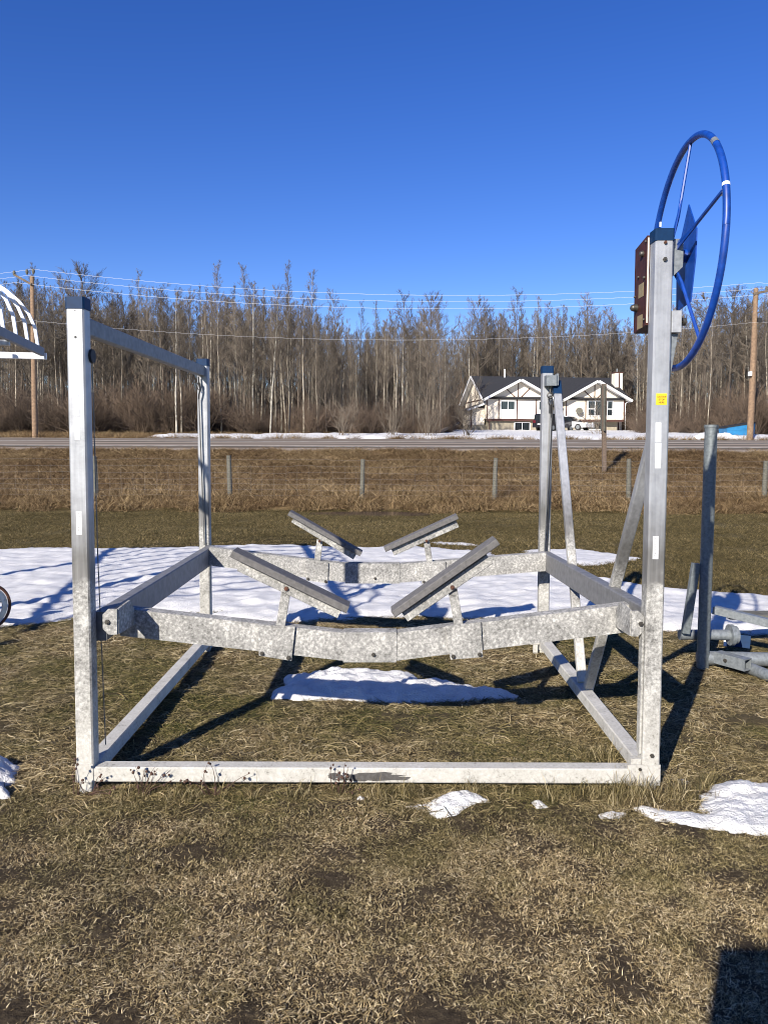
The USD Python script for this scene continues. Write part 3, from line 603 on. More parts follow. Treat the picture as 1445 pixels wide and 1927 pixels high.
gpart('reflector_panel', MB().bar((2.90, 6.42, .12), (3.06, 6.32, .12), .01, .11, (.2, .5, .8), ch=0), CAP, smooth=False)
gpart('reflector_panel', MB().bar((2.885, 6.425, .118), (2.905, 6.415, .118), .012, .12, (.2, .5, .8), ch=0), TAPE, smooth=False)
pk = obj('plank', MB().bar((2.95, 6.55, .30), (4.6, 6.5, .30), .20, .04, ch=.004), GREYWOOD, label='weathered grey plank lying across the galvanized frame', cat='plank')

# ------------------------------------------------------------------ canopy of a second lift at the left edge, and its wheel
cp = thing('canopy_frame', 'white arched canopy frame of a second boat lift at left edge', 'canopy frame')
ax = np.array([-.196, .981, 0]); ac = np.array([-ax[1], ax[0], 0])      # along the tunnel, and across towards the left
base = np.array([-3.80, 8.62, 2.765])
WHITE_AL = mat('white_aluminium', (0.66, 0.67, 0.68), 0.5, 0.2, var=.1, scale=20)
GREY_AL = mat('grey_rail_aluminium', (0.16, 0.165, 0.18), 0.6, 0.2, var=.2, scale=20)
CW, CH = 3.1, .95
for k in range(2):
    obj('side_rail', MB().bar(base + ac * CW * k - ax * 5.6, base + ac * CW * k, .045, .09, ch=.004), GREY_AL, cp)
for k in range(13):
    o = base - ax * (.2 + .43 * k)
    pts = [o + ac * (CW / 2 - CW / 2 * math.cos(a)) + np.array([0, 0, CH * math.sin(a) ** .8]) for a in np.linspace(0.02, math.pi - .02, 21)]
    mb = MB()
    pts = np.array(pts)
    for i in range(20):
        d = pts[i + 1] - pts[i]; up = np.cross(d, ax)
        mb.bar(pts[i], pts[i + 1], .03, .03, up, 0)
    obj('rib', mb, WHITE_AL, cp)
obj('end_rail', MB().bar(base + np.array([.02, .06, -.04]), base + ac * CW + np.array([0, .06, -.04]), .04, .07, ch=.004), WHITE_AL, cp)
obj('strut', MB().bar(base - ax * .2 + ac * .48 + np.array([0, 0, -.04]), base - ax * .2 + ac * .48 + np.array([0, 0, .12]), .04, .04, (0, 1, 0)), WHITE_AL, cp)
for sgn, kk in ((0, .3), (1, .3), (1, 4.9)):
    o = base + ac * CW * sgn - ax * (kk + 1.0)
    if sgn == 0: o = o + ac * .9
    obj('leg', MB().bar((o[0], o[1], zt(o[0], o[1])), (o[0], o[1], 2.72), .09, .09, (0, 1, 0), .005), ALU, cp)
    if sgn == 0: obj('outrigger', MB().bar((o[0], o[1], 2.70), o - ac * .9 + [0, 0, -.06], .05, .05), ALU, cp)
for sgn in (0, 1):
    o = base + ac * (CW * sgn + (.9 if sgn == 0 else 0))
    a_, b_ = o - ax * 1.3, o - ax * 5.9
    obj('base_rail', MB().bar((a_[0], a_[1], .12), (b_[0], b_[1], .12), .08, .08), ALU, cp)
sw = thing('steel_wheel', 'rusty rimmed spoked steel wheel standing on the lawn at left edge', 'wheel')
wc = np.array([-3.69, 7.08, .225]); wa = np.array([.80, -.60, 0])
wb = np.array([.60, .80, 0])
ring = lambda r, o=0, n=49: [wc + wa * o + r * (math.cos(a) * wb + np.array([0, 0, math.sin(a)])) for a in np.linspace(0, 2 * math.pi, n)]
obj('tyre', MB().tube(ring(.21), .014, 10, cap=False), RUST, sw, smooth=50)
mb = MB(); r0, r1 = np.array(ring(.19, .0)), np.array(ring(.125, .03)); n_ = len(r0)
mb.add(np.vstack([r0, r1, r0 - wa * .012, r1 - wa * .012]), np.array([q for i in range(n_ - 1) for q in ((i, i + 1, n_ + i + 1), (i, n_ + i + 1, n_ + i), (2 * n_ + i + 1, 2 * n_ + i, 3 * n_ + i + 1), (2 * n_ + i, 3 * n_ + i, 3 * n_ + i + 1))]))
obj('rim', mb, CREAM, sw)
for k in range(5):
    a = k * 2 * math.pi / 5 + .3; dd = math.cos(a) * wb + np.array([0, 0, math.sin(a)])
    obj('spoke', MB().bar(wc + dd * .03, wc + dd * .19, .012, .03, wa), CREAM, sw)
obj('hub', MB().cyl(wc - wa * .05, wc + wa * .07, .035, 14), DARK, sw, smooth=40)
obj('axle_bracket', MB().bar(wc + wa * .04, wc + np.array([-.5, .1, -.02]), .05, .05).bar(wc + wa * .05 + [0, 0, .02], wc + wa * .05 + [0, 0, -.2], .03, .04, (0, 1, 0)), GALV, sw)

# ------------------------------------------------------------------ fence at the foot of the bank
fx = [-19.1, -15.4, -11.6, -7.87, -4.21, -.60, 3.02, 6.70, 10.40, 14.1, 17.8]
fence = thing('wire_fence', 'page wire farm fence on round wooden posts along the bank', 'fence')
r4 = np.random.default_rng(6)
for x in fx:
    z = float(zt(x, 21.0)); l = r4.uniform(-.04, .04, 2); h = r4.uniform(1.12, 1.24)
    obj('fence_post', MB().tube([(x, 21, z - .1), (x + l[0] * .5, 21 + l[1] * .5, z + h * .6), (x + l[0], 21 + l[1], z + h)], [.068, .064, .06], 10), GREYWOOD, fence, smooth=40)
xs = np.linspace(-19.1, 17.8, 75)
for k, h in enumerate((.1, .25, .4, .55, .72, .9, 1.08)):
    pts = np.stack([xs, 0 * xs + 20.93, zt(xs, 0 * xs + 21) * .3 + .16 + h + .012 * np.sin(xs * 1.7 + k) + r4.normal(0, .006, 75)], -1)
    obj('wire', MB().tube(pts, .0017, 4), WIRE, fence)
sv = MB()
for x in np.arange(-19, 17.8, .32):
    sv.tube([(x, 20.925, .3), (x + r4.normal(0, .01), 20.925, 1.15)], .0009, 3)
tag(obj('stay_wires', sv, WIRE, fence), kind='stuff')

# ------------------------------------------------------------------ sign, poles, lines, dumpster, off-camera cabinet
sg = thing('road_sign', 'wooden road sign seen edge on, standing on the bank before the house', 'sign')
sz = float(zt(7.99, 28))
obj('sign_post', MB().bar((8.02, 28, sz - .2), (7.95, 28, 3.90), .15, .10, (0, 1, 0), .008), PLANK, sg)
obj('sign_panel', MB().bar((7.955, 28.08, 2.2), (7.925, 28.08, 3.86), .04, .5, (0, 1, 0), .004), GREYWOOD, sg)
def pole(label, x, y, top, r=.15, arm=None, rb=None):
    t = thing('utility_pole', label, 'utility pole')
    z = float(zt(x, y))
    obj('pole_shaft', MB().tube([(x - .03, y, z - .2), (x, y, (z + top) / 2), (x + .03, y, top)], [rb or r * 1.15, r, r * .8], 14), POLE, t, smooth=40)
    return t
pl1 = pole('left utility pole with three wires behind the white arched canopy', -20.8, 46, 11.45)
obj('crossarm', MB().bar((-21.75, 45.85, 11.5), (-20.75, 45.82, 10.95), .1, .12), DARK_BARK, pl1)
for x, z in ((-21.75, 11.62), (-21.0, 11.7), (-20.62, 11.72)):
    obj('insulator', MB().tube([(x, 45.85, z - .2), (x, 45.85, z - .08), (x, 45.85, z), (x, 45.85, z + .12)], [.03, .08, .09, .05], 10), GREYWOOD, pl1, smooth=40)
obj('clamp', MB().box((-21.1, 45.7, 8.62), (-20.65, 45.84, 8.9)), DARK, pl1)
pr1 = pole('tall pale utility pole right of the winch, beside the dumpster', 21.85, 46, 10.9, .165)
obj('crossarm', MB().bar((21.7, 45.9, 10.55), (22.5, 45.9, 10.72), .1, .14), DARK_BARK, pr1)
obj('insulator', MB().tube([(22.45, 45.9, 10.7), (22.45, 45.9, 10.85), (22.45, 45.9, 11.0)], [.03, .08, .05], 10), GREYWOOD, pr1, smooth=40)
obj('clamp', MB().box((21.95, 45.75, 8.9), (22.2, 45.9, 9.15)), DARK, pr1)
obj('meter_box', MB().box((21.55, 45.72, 5.75), (21.69, 45.95, 6.0)), WHITE, pr1)
pole('shorter utility pole close behind the tall pale right pole', 28.6, 60, 10.55, .16)
pole('thin short pole left of the tall pale right pole', 34.75, 75, 10.4, .12)
def wire(label, pts, r=.014):
    pts = np.array(pts); out = []
    for a, b in zip(pts[:-1], pts[1:]):
        L = np.linalg.norm(b - a); sag = .0006 * L * L
        for t in np.linspace(0, 1, 24, endpoint=False): out.append(a + (b - a) * t - np.array([0, 0, 4 * sag * t * (1 - t)]))
    out.append(pts[-1])
    obj('power_line', MB().tube(out, r * .5, 5), LINE, label=label, cat='power line')
wire('topmost power line strung between the two roadside poles', [(-62, 45.8, 10.5), (-20.62, 45.85, 11.82), (22.0, 45.9, 11.2), (60, 46, 11.3)])
wire('middle power line strung between the two roadside poles', [(-62, 45.8, 10.2), (-21.0, 45.82, 11.45), (22.4, 45.9, 10.9), (60, 46, 11.0)])
wire('lowest of the three upper power lines between the roadside poles', [(-62, 45.8, 9.6), (-21.7, 45.85, 11.05), (22.45, 45.95, 10.55), (60, 46, 10.6)])
wire('thin lower cable on the roadside poles, below the three power lines', [(-62, 45.8, 8.9), (-20.9, 45.75, 8.85), (22.0, 45.8, 8.9), (60, 46, 8.9)], .008)
db = thing('dumpster', 'blue metal dumpster with sloped lid behind the snow by the right pole', 'dumpster')
dz = float(zt(22.5, 50)) + .1
obj('bin', MB().prism([(0, .1), (1.7, .1), (1.75, 1.02), (0.1, .78), (-.08, .72)], (22.0, 49.4, dz - .12), (1, 0, 0), (0, 0, 1), (0, 1, 0), 1.2), BINBLUE, db)
obj('lid', MB().bar((21.87, 50.0, dz + .66), (23.78, 50.0, dz + .96), 1.26, .09), BLACK, db)
obj('rim_band', MB().bar((21.9, 49.39, dz + .48), (23.74, 49.39, dz + .56), .03, .07), BINBLUE, db)
cb = thing('storage_cabinet', 'grey sheet metal cabinet standing behind the camera', 'cabinet', loc=(.42, -1.18, 0))
obj('body', MB().box((-1.0, -.5, .05), (1.0, .48, 2.0), .01), GALV, cb)
for k in (0, 1):
    d = obj('door', MB().box((-.98 + k * .99, .485, .1), (-.01 + k * .99, .50, 1.95), .004), GALV, cb)
    obj('handle', MB().box((-.1 + k * .16, .503, .95), (-.06 + k * .16, .53, 1.15), .004), DARK, d)

# ------------------------------------------------------------------ the house
HO = (10.6, 80.0, 2.80); HR = math.radians(6.5)
house = thing('house', 'cream house with dark roof, brown timbering and two front gables', 'house', loc=HO, rz=HR)
hp = lambda name, mb, m, parent=house, label=None: obj(name, mb, m, parent, label)
LEN, DEP, ZB, ZE, ZR = 14.9, 10.2, 1.40, 3.45, 6.15
def block(name, x0, x1, y0, y1, z0, z1, m): return hp(name, MB().box((x0, y0, z0), (x1, y1, z1)), m)
block('basement_wall', -.2 + .5, 6.3, .35, DEP - .2, -.3, ZB, PARGE)
block('basement_wall', 6.3, 14.5, .9, DEP - .2, -.3, ZB - .003, PARGE)
w1 = block('wall', 0, 6.85, 0, DEP, ZB, ZE, STUCCO)
w2 = block('wall', 6.85, 8.45, 1.3, DEP, .4, ZE, STUCCO)
w3 = block('wall', 8.45, LEN, 0, DEP, ZB, ZE, STUCCO)
for x0, x1 in ((.05, 6.8), (8.5, LEN - .05)):
    hp('skirt_board', MB().box((x0, .06, ZB - .22), (x1, .5, ZB - .001)), TRIM)
# gable end walls and front gables
def gable(xc, hw, y, zap, m=STUCCO):
    return hp('gable_wall', MB().prism([(xc - hw, ZE), (xc + hw, ZE), (xc, zap)], (0, y, 0), (1, 0, 0), (0, 0, 1), (0, 1, 0), .15), m)
g1 = gable(3.43, 3.42, .001, 5.25); g2 = gable(11.68, 3.22, .001, 5.22)
for x in (0.0, LEN - .15):
    hp('gable_wall', MB().prism([(.15, ZE), (DEP, ZE), (DEP / 2, ZR - .1)], (x, 0, 0), (0, 1, 0), (0, 0, 1), (1, 0, 0), .15), STUCCO)
# roof: two slabs and two front gable slabs each side
def slab(pts, th, m, name='roof'):
    p = np.array(pts, float); n = np.cross(p[1] - p[0], p[2] - p[0]); n /= np.linalg.norm(n); n = n if n[2] > 0 else -n
    v = np.vstack([p, p + n * th]); k = len(p)
    f = [(0, i + 1, i) for i in range(1, k - 1)] + [(k, k + i, k + i + 1) for i in range(1, k - 1)] + [q for i in range(k) for q in ((i, (i + 1) % k, (i + 1) % k + k), (i, (i + 1) % k + k, i + k))]
    mb = MB().add(v, np.array(f) if np.cross(p[1] - p[0], p[2] - p[0])[2] > 0 else np.array(f)[:, ::-1])
    return hp(name, mb, m)
ev = ZE - .12
rf = slab([(-.55, -.3, ZE + .02), (LEN + .55, -.3, ZE + .02), (LEN + .55, DEP / 2, ZR), (-.55, DEP / 2, ZR)], .08, SHINGLE)
slab([(-.55, DEP + .5, ev), (LEN + .55, DEP + .5, ev), (LEN + .55, DEP / 2, ZR), (-.55, DEP / 2, ZR)], .08, SHINGLE)
for xc, hw, zap in ((3.43, 3.85, 5.42), (11.68, 3.70, 5.40)):
    for s_ in (-1, 1):
        slab([(xc, -.75, zap), (xc + s_ * hw, -.75, ev + .05), (xc + s_ * hw, .4, ev + .05), (xc, 4.3, zap)], .07, SHINGLE)
        hp('barge_board', MB().bar((xc + s_ * .05, -.78, zap - .04), (xc + s_ * (hw + .03), -.78, ev + .0), .05, .24, ch=0), WHITE)
        hp('soffit', MB().prism([(xc + s_ * .05, zap - .16), (xc + s_ * hw, ev - .1), (xc + s_ * hw, ev - .06), (xc + s_ * .05, zap - .12)], (0, -.74, 0), (1, 0, 0), (0, 0, 1), (0, 1, 0), .74), WHITE)
for s_, ys, ye in ((0, -.3, DEP / 2), (1, DEP + .5, DEP / 2)):
    hp('barge_board', MB().bar((-.58, ys, (ZE + .02 if s_ == 0 else ev) - .02), (-.58, ye, ZR - .02), .05, .24, ch=0), WHITE)
    hp('soffit', MB().prism([(ys, (ZE + .02 if s_ == 0 else ev) - .13), (ye, ZR - .13), (ye, ZR - .10), (ys, (ZE + .02 if s_ == 0 else ev) - .10)], (-.55, 0, 0), (0, 1, 0), (0, 0, 1), (1, 0, 0), .54), WHITE)
def tr(x0, z0, x1, z1, w=.10, y=-.012): hp('trim_board', MB().bar((x0, y, z0), (x1, y, z1), w, .05, (0, 1, 0), 0), TRIM)
for x in (.06, 1.28, 3.22, 5.28, 6.80): tr(x, ZB, x, ZE - .03)
for x in (8.52, 10.63, LEN - .06): tr(x, ZB, x, ZE - .03)
tr(0, ZE + .04, 6.85, ZE + .04, .10, -.02); tr(8.45, ZE + .04, LEN, ZE + .04, .10, -.02)
for xc in (3.43, 11.68):
    zt_ = 5.12; tr(xc - .1, ZE + .1, xc - .1, zt_)
    tr(xc - .3, ZE + .1, xc - 1.35, ZE + 1.05); tr(xc + .1, ZE + .1, xc + 1.15, ZE + 1.15)
tr(.3, .0, .3, 1.2)
hp('trim_board', MB().box((-.02, .2, ZE - .02), (.0, DEP - .2, ZE + .10)), TRIM)
hp('trim_board', MB().box((-.02, DEP / 2 - .06, ZE + .1), (.0, DEP / 2 + .06, ZR - .5)), TRIM)
def window(x0, x1, z0, z1, y, splits, cross=None):
    f = hp('window', MB().box((x0, y - .05, z0), (x1, y + .02, z1)), WHITE)
    e = [x0 + .07] + [x0 + (x1 - x0) * s for s in splits] + [x1 - .07]
    for i, (a, b) in enumerate(zip(e[:-1], e[1:])):
        a += .035 * (i > 0); b -= .035 * (i < len(e) - 2)
        rows = [(z0 + .08, z1 - .08)]
        if cross is not None and i in cross: zm = (z0 + z1) / 2 - .05; rows = [(z0 + .08, zm - .04), (zm + .04, z1 - .08)]
        for c, d in rows: hp('pane', MB().box((a, y - .062, c), (b, y - .045, d)), GLASS, f)
window(1.46, 3.0, 2.30, 3.30, 0, (.5,)); window(5.42 + .08, 6.72, 2.30, 3.30, 0, (.5,))
window(3.05, 4.75, .12, 1.08, .35, (.5,)); window(10.85, 13.6, 1.75, 3.38, 0, (.28, .78), (0, 2)); window(10.4, 13.2, .35, 1.1, .9, (.33,))
hp('entry_door', MB().box((7.2, 1.24, .45), (8.1, 1.30, 2.4)), WHITE)
hp('entry_roof', MB().bar((6.9, .9, 2.95), (8.4, .9, 2.5), 1.0, .08), SHINGLE)
hp('entry_steps', MB().box((7.0, .2, -.3), (8.2, 1.2, .3)), PARGE)
sd = hp('satellite_dish', MB().tube([(9.85, -.25, 2.25), (9.83, -.3, 2.26), (9.8, -.38, 2.29)], [.05, .28, .36], 16), GREYWOOD)
hp('dish_arm', MB().cyl((9.85, 0, 1.95), (9.85, -.3, 2.25), .03, 6).cyl((9.85, -.3, 2.0), (10.2, -.75, 1.85), .03, 6), GREYWOOD, sd)
ch = hp('chimney', MB().box((14.91, 2.6, .2), (15.75, 3.6, 6.55)), STUCCO)
hp('chimney_trim', MB().box((15.3, 2.57, .3), (15.42, 2.598, 6.52)).box((14.86, 2.55, 6.552), (15.8, 3.65, 6.65)), TRIM, ch)
hp('vent_pipe', MB().cyl((3.2, 4.9, 5.9), (3.2, 4.9, 7.0), .09, 10), WHITE); hp('vent_pipe', MB().cyl((15.3, 3.1, 6.65), (15.3, 3.1, 7.05), .08, 10), GALV)
hp('downspout', MB().tube([(LEN + .35, -.2, 3.3), (LEN + .05, -.08, 3.1), (LEN + .05, -.08, .1)], .05, 6), WHITE)
hp('side_porch', MB().box((-1.45, 1.0, ZB - .6), (0, 5, 2.55)), STUCCO); hp('basement_wall', MB().box((-1.4, 1.05, -.3), (.3, 5, ZB - .6)), PARGE)
hp('porch_roof', MB().bar((-1.9, 2.8, 2.35), (.0, 2.8, 3.05), 4.6, .08), SHINGLE); hp('porch_fascia', MB().bar((-1.95, .48, 2.3), (.0, .48, 3.0), .04, .18), WHITE)
hp('trim_board', MB().box((-1.45, .97, -.2), (-1.33, 1.0, 2.4)), TRIM)

# ------------------------------------------------------------------ cars before the house
def car(label, loc, rz, paint, prof, cabin, L, Wd, red):
    t = thing('parked_car', label, 'car', loc=loc, rz=rz)
    y0 = -Wd / 2
    obj('body', MB().prism(prof, (0, y0, 0), (1, 0, 0), (0, 0, 1), (0, 1, 0), Wd), paint, t)
    c = np.array(cabin); 
    obj('roof', MB().prism([(c[1][0] - .05, c[1][1]), (c[2][0] + .05, c[2][1]), (c[2][0], c[2][1] + .06), (c[1][0], c[1][1] + .06)], (0, y0 + .14, 0), (1, 0, 0), (0, 0, 1), (0, 1, 0), Wd - .28), paint, t)
    obj('windows', MB().prism(c, (0, y0 + .1, 0), (1, 0, 0), (0, 0, 1), (0, 1, 0), Wd - .2), GLASS, t)
    for x in (.85, L - .85):
        for s_ in (-1, 1):
            w = obj('wheel', MB().cyl((x, s_ * Wd / 2 - s_ * .2, .33), (x, s_ * Wd / 2 + s_ * .01, .33), .33, 18), DARK, t, smooth=40)
            obj('hubcap', MB().cyl((x, s_ * Wd / 2 + s_ * .011, .33), (x, s_ * Wd / 2 + s_ * .02, .33), .2, 14), GALV, w)
    for s_ in (-1, 1):
        obj('tail_light', MB().box((-.03, s_ * (Wd / 2 - .22) - .16, .8), (.06, s_ * (Wd / 2 - .22) + .16, 1.05)), RED if red else CREAM, t)
        obj('headlight', MB().box((L - .06, s_ * (Wd / 2 - .25) - .16, .62), (L + .01, s_ * (Wd / 2 - .25) + .16, .78)), TAPE, t)
    obj('bumper', MB().box((-.08, y0 + .05, .35), (.02, -y0 - .05, .55)), paint, t)
    obj('number_plate', MB().box((-.1, -.25, .6), (-.005, .25, .72)), TAPE, t)
cz = float(zt(16.5, 76)) + .18
car('dark sport utility car with red tail light parked by the house', (15.05, 74.5, cz), math.radians(40), CARBLACK,
    [(0, .35), (4.5, .35), (4.55, .8), (3.5, 1.0), (0, 1.05)], [(.05, 1.05), (.2, 1.6), (2.4, 1.62), (3.4, 1.0)], 4.5, 1.85, True)
car('white sedan car parked before the picture window of the house', (16.9, 78.9, cz + .1), math.radians(-42), CARWHITE,
    [(0, .3), (4.5, .3), (4.5, .62), (3.4, .85), (.9, .92), (0, .85)], [(.5, .9), (1.2, 1.36), (2.4, 1.38), (3.3, .84)], 4.5, 1.8, False)

# ------------------------------------------------------------------ trees
def perp(d, r):
    a = np.cross(d, [0, 0, 1.0]) if abs(d[2]) < .95 else np.cross(d, [1.0, 0, 0])
    a /= np.linalg.norm(a); b = np.cross(d, a); t = r.uniform(0, 2 * math.pi)
    return math.cos(t) * a + math.sin(t) * b
def branch(mb, p, d, L, r0, r, sides, segs, up, wob, r1=None):
    pts = [p]; d = d / np.linalg.norm(d)
    for k in range(segs):
        d = d + np.array([0, 0, up / segs]) + r.normal(0, wob, 3); d /= np.linalg.norm(d)
        pts.append(pts[-1] + d * L / segs)
    pts = np.array(pts)
    mb.tube(pts, np.linspace(r0, r0 * .35 if r1 is None else r1, segs + 1), sides, cap=False)
    return pts
def along(pts, t):
    k = t * (len(pts) - 1); i = min(int(k), len(pts) - 2); f = k - i
    return pts[i] * (1 - f) + pts[i + 1] * f, pts[i + 1] - pts[i]
def make_tree(seed, H, r0, first, nb, blen, spread, sub=6, twig=4, upc=.5, crook=.05, tw=.011, dead=6):
    r = np.random.default_rng(seed)
    tk, cr = MB(), MB()
    n = 9
    pts = np.zeros((n + 1, 3)); pts[:, 2] = np.linspace(-.3, H, n + 1)
    pts[1:, :2] = np.cumsum(r.normal(0, crook, (n, 2)), 0)
    tk.tube(pts, r0 * np.linspace(1.1, .08, n + 1) ** 1.15, 7, cap=False)
    for k in range(nb + dead):
        t = r.uniform(.15, first) if k >= nb else first + (1 - first) * ((k + r.random()) / nb) ** .9
        p, d = along(pts, min(t, .985)); d = d / np.linalg.norm(d)
        rel = max(0., (t - first) / (1 - first))
        L = blen * (1 - .72 * rel) * r.uniform(.6, 1.15) * (.45 if k >= nb else 1)
        el = spread * (1 - .35 * rel) * r.uniform(.75, 1.2)
        dd = d * math.cos(el) + perp(d, r) * math.sin(el)
        br = max(.012, r0 * .30 * (1 - .6 * rel)) * r.uniform(.7, 1.1)
        q = branch(cr, p, dd, L, br, r, 4, 4, upc, .10)
        for j in range(sub if k < nb else 2):
            s = r.uniform(.25, 1.0); p2, d2 = along(q, s); d2 = d2 / np.linalg.norm(d2)
            a2 = r.uniform(.4, .95)
            L2 = L * r.uniform(.25, .5) * (1.15 - .5 * s)
            q2 = branch(cr, p2, d2 * math.cos(a2) + perp(d2, r) * math.sin(a2), L2, max(tw * 1.1, br * .42), r, 3, 2, .3, .12)
            for i in range(twig):
                p3, d3 = along(q2, r.uniform(.2, 1.0)); d3 = d3 / np.linalg.norm(d3); a3 = r.uniform(.3, .9)
                branch(cr, p3, d3 * math.cos(a3) + perp(d3, r) * math.sin(a3), L2 * r.uniform(.3, .6), tw, r, 3, 1, .1, .08)
    return tk, cr
KINDS = {}
def define_kind(name, args, bark, twig=TWIG):
    p = '/World/' + name
    c = stage.CreateClassPrim(p)
    UsdGeom.Xform.Define(stage, p).GetPrim().SetSpecifier(Sdf.SpecifierClass)
    tk, cr = make_tree(*args[0], **args[1])
    usdkit.mesh(stage, p + '/trunk', tk.get(), bark, True)
    usdkit.mesh(stage, p + '/crown', cr.get(), twig)
    KINDS[name] = (float(np.quantile(cr.get()[0][:, 2], .999)), tk, cr)
A = lambda *a, **k: (a, k)
define_kind('aspen_source', A(101, 17, .11, .40, 50, 3.1, .80, sub=7, twig=5, tw=.010), PALE_BARK)
define_kind('aspen_slim_source', A(102, 18, .11, .5, 40, 2.6, .75, sub=7, twig=4, tw=.010, dead=14), PALE_BARK)
define_kind('aspen_tall_source', A(103, 20, .095, .40, 56, 3.4, .72, sub=7, twig=5, tw=.010), MID_BARK)
define_kind('birch_source', A(104, 16, .115, .4, 46, 2.9, .8, sub=6, twig=5, tw=.009), WHITE_BARK)
define_kind('poplar_source', A(105, 17, .17, .35, 46, 4.2, 1.0, sub=8, twig=5, upc=.35, crook=.09, tw=.013), DARK_BARK)
define_kind('poplar_wide_source', A(106, 16, .22, .5, 26, 6.2, 1.15, sub=12, twig=6, upc=.45, crook=.08, tw=.014), DARK_BARK)
define_kind('thin_tree_source', A(107, 14, .075, .35, 40, 2.2, .8, sub=6, twig=5, tw=.009, dead=16), PALE_BARK)
define_kind('brushy_tree_source', A(108, 13, .09, .25, 50, 2.8, .85, sub=7, twig=5, tw=.010, dead=4), DARK_BARK)

def tree(kind, name, x, y, h, rot, label, group=None):
    p = path_for(name, '/World')
    X = UsdGeom.Xform.Define(stage, p)
    lean = np.random.default_rng(int(abs(x) * 1000) + int(y * 10)).normal(0, 1.5 if y < 95 else 1.0, 2)
    s = h / KINDS[kind][0]; w = s * (.85 + .3 * ((x * 12.9898 + y * 78.233) % 1))
    X.AddTranslateOp().Set(Gf.Vec3d(float(x), float(y), float(zt(x, y)) - .05)); X.AddRotateYOp().Set(float(lean[0])); X.AddRotateXOp().Set(float(lean[1])); X.AddRotateZOp().Set(float(rot)); X.AddScaleOp().Set(Gf.Vec3f(w, w, s))
    X.GetPrim().GetReferences().AddInternalReference('/World/' + kind); X.GetPrim().SetInstanceable(True)
    tag(X, label, 'tree', group)
# the trees that stand out of the skyline, from left to right: pixel, top row, distance, kind, label
named = [
    (60, 492, 62, 'aspen_tall_source', 'tall bare tree rising right above the left utility pole'),
    (163, 489, 58, 'poplar_wide_source', 'dark spreading bare tree above the cap of the front left post'),
    (110, 512, 66, 'poplar_source', 'brown bare tree between the left pole and the spreading tree'),
    (258, 503, 68, 'aspen_slim_source', 'slim bare tree top right of the dark spreading tree'),
    (308, 528, 60, 'poplar_source', 'dense brown bare tree above the left top beam'),
    (414, 491, 62, 'aspen_tall_source', 'very tall bare aspen right of the rear left post'),
    (474, 494, 66, 'aspen_tall_source', 'tall thin bare aspen, second tall one right of the rear left post'),
    (545, 490, 60, 'aspen_tall_source', 'highest bare aspen left of the picture middle'),
    (580, 505, 63, 'aspen_source', 'bare aspen close right of the highest aspen'),
    (632, 540, 62, 'poplar_source', 'brown bushy bare tree left of the dip in the treeline'),
    (675, 560, 70, 'aspen_slim_source', 'slim bare tree standing alone in the dip of the treeline'),
    (712, 560, 68, 'aspen_slim_source', 'slim pale bare tree with white trunk in the dip of the treeline'),
    (762, 545, 64, 'poplar_source', 'dark dense bare tree right of the dip in the treeline'),
    (808, 546, 66, 'poplar_wide_source', 'crooked dark bare tree left of the house gable'),
    (905, 555, 98, 'poplar_wide_source', 'crooked dark bare tree over the left roof end of the house'),
    (960, 540, 100, 'poplar_source', 'broad bare tree rising behind the left house gable'),
    (1010, 553, 98, 'aspen_source', 'bare tree rising above the rear right post'),
    (1065, 570, 100, 'aspen_source', 'bare tree rising behind the middle of the house roof'),
    (1105, 546, 96, 'poplar_source', 'tall bare tree rising behind the right house gable'),
    (1150, 575, 98, 'poplar_source', 'bare tree rising behind the white chimney'),
    (1330, 541, 72, 'poplar_wide_source', 'dark branchy bare tree under the blue winch wheel'),
    (1372, 530, 70, 'poplar_wide_source', 'tall branchy bare tree left of the tall right pole'),
    (1432, 532, 66, 'poplar_source', 'bare tree right behind the tall right pole'),
    (1290, 570, 75, 'aspen_source', 'bare pale tree inside the lower right of the wheel'),
]
for px, ty, Y, kd, lab in named:
    p = at(px, ty, Y); z = float(zt(p[0], Y))
    tree(kd, 'bare_tree', p[0], Y, p[2] - z, random.uniform(0, 360), lab)
for px, by, h, Y, kd, lab in ((332, 812, 10.4, 54, 'birch_source', 'white barked birch at the road edge left of the rear left post'), (508, 815, 11.0, 55, 'birch_source', 'white barked aspen at the road edge right of the rear left post'),
                              (545, 812, 10.2, 57, 'aspen_slim_source', 'slim pale aspen directly below the highest aspen'), (342, 812, 9.4, 54.3, 'aspen_slim_source', 'slim pale tree touching the white birch by the road')):
    p = at(px, by, Y); tree(kd, 'bare_tree', p[0], Y, h, 40, lab)
zones = [(-60, 30, 'left of the left pole'), (30, 95, 'behind the left pole'), (95, 175, 'behind the front left post'), (175, 290, 'above the top beam'), (290, 365, 'around the white birch'), (365, 430, 'behind the rear left post'),
         (430, 500, 'below the second tall aspen'), (500, 580, 'below the highest aspen'), (580, 650, 'left of the treeline dip'), (650, 730, 'in the treeline dip'), (730, 800, 'right of the treeline dip'), (800, 875, 'beside the house'),
         (875, 960, 'behind the left house gable'), (960, 1050, 'behind the rear right post'), (1050, 1130, 'behind the right house gable'), (1130, 1200, 'behind the chimney'), (1200, 1270, 'behind the front right post'), (1270, 1345, 'below the winch wheel'), (1345, 1405, 'behind the dumpster'), (1405, 1530, 'behind the tall right pole')]
kl = {'aspen_source': 'bare grey aspen', 'aspen_slim_source': 'slim bare aspen', 'thin_tree_source': 'thin bare sapling', 'brushy_tree_source': 'brushy brown bare tree', 'poplar_source': 'dark bare poplar', 'birch_source': 'pale white trunked bare tree'}
wts = [.26, .24, .16, .16, .12, .06]
r5 = np.random.default_rng(21)
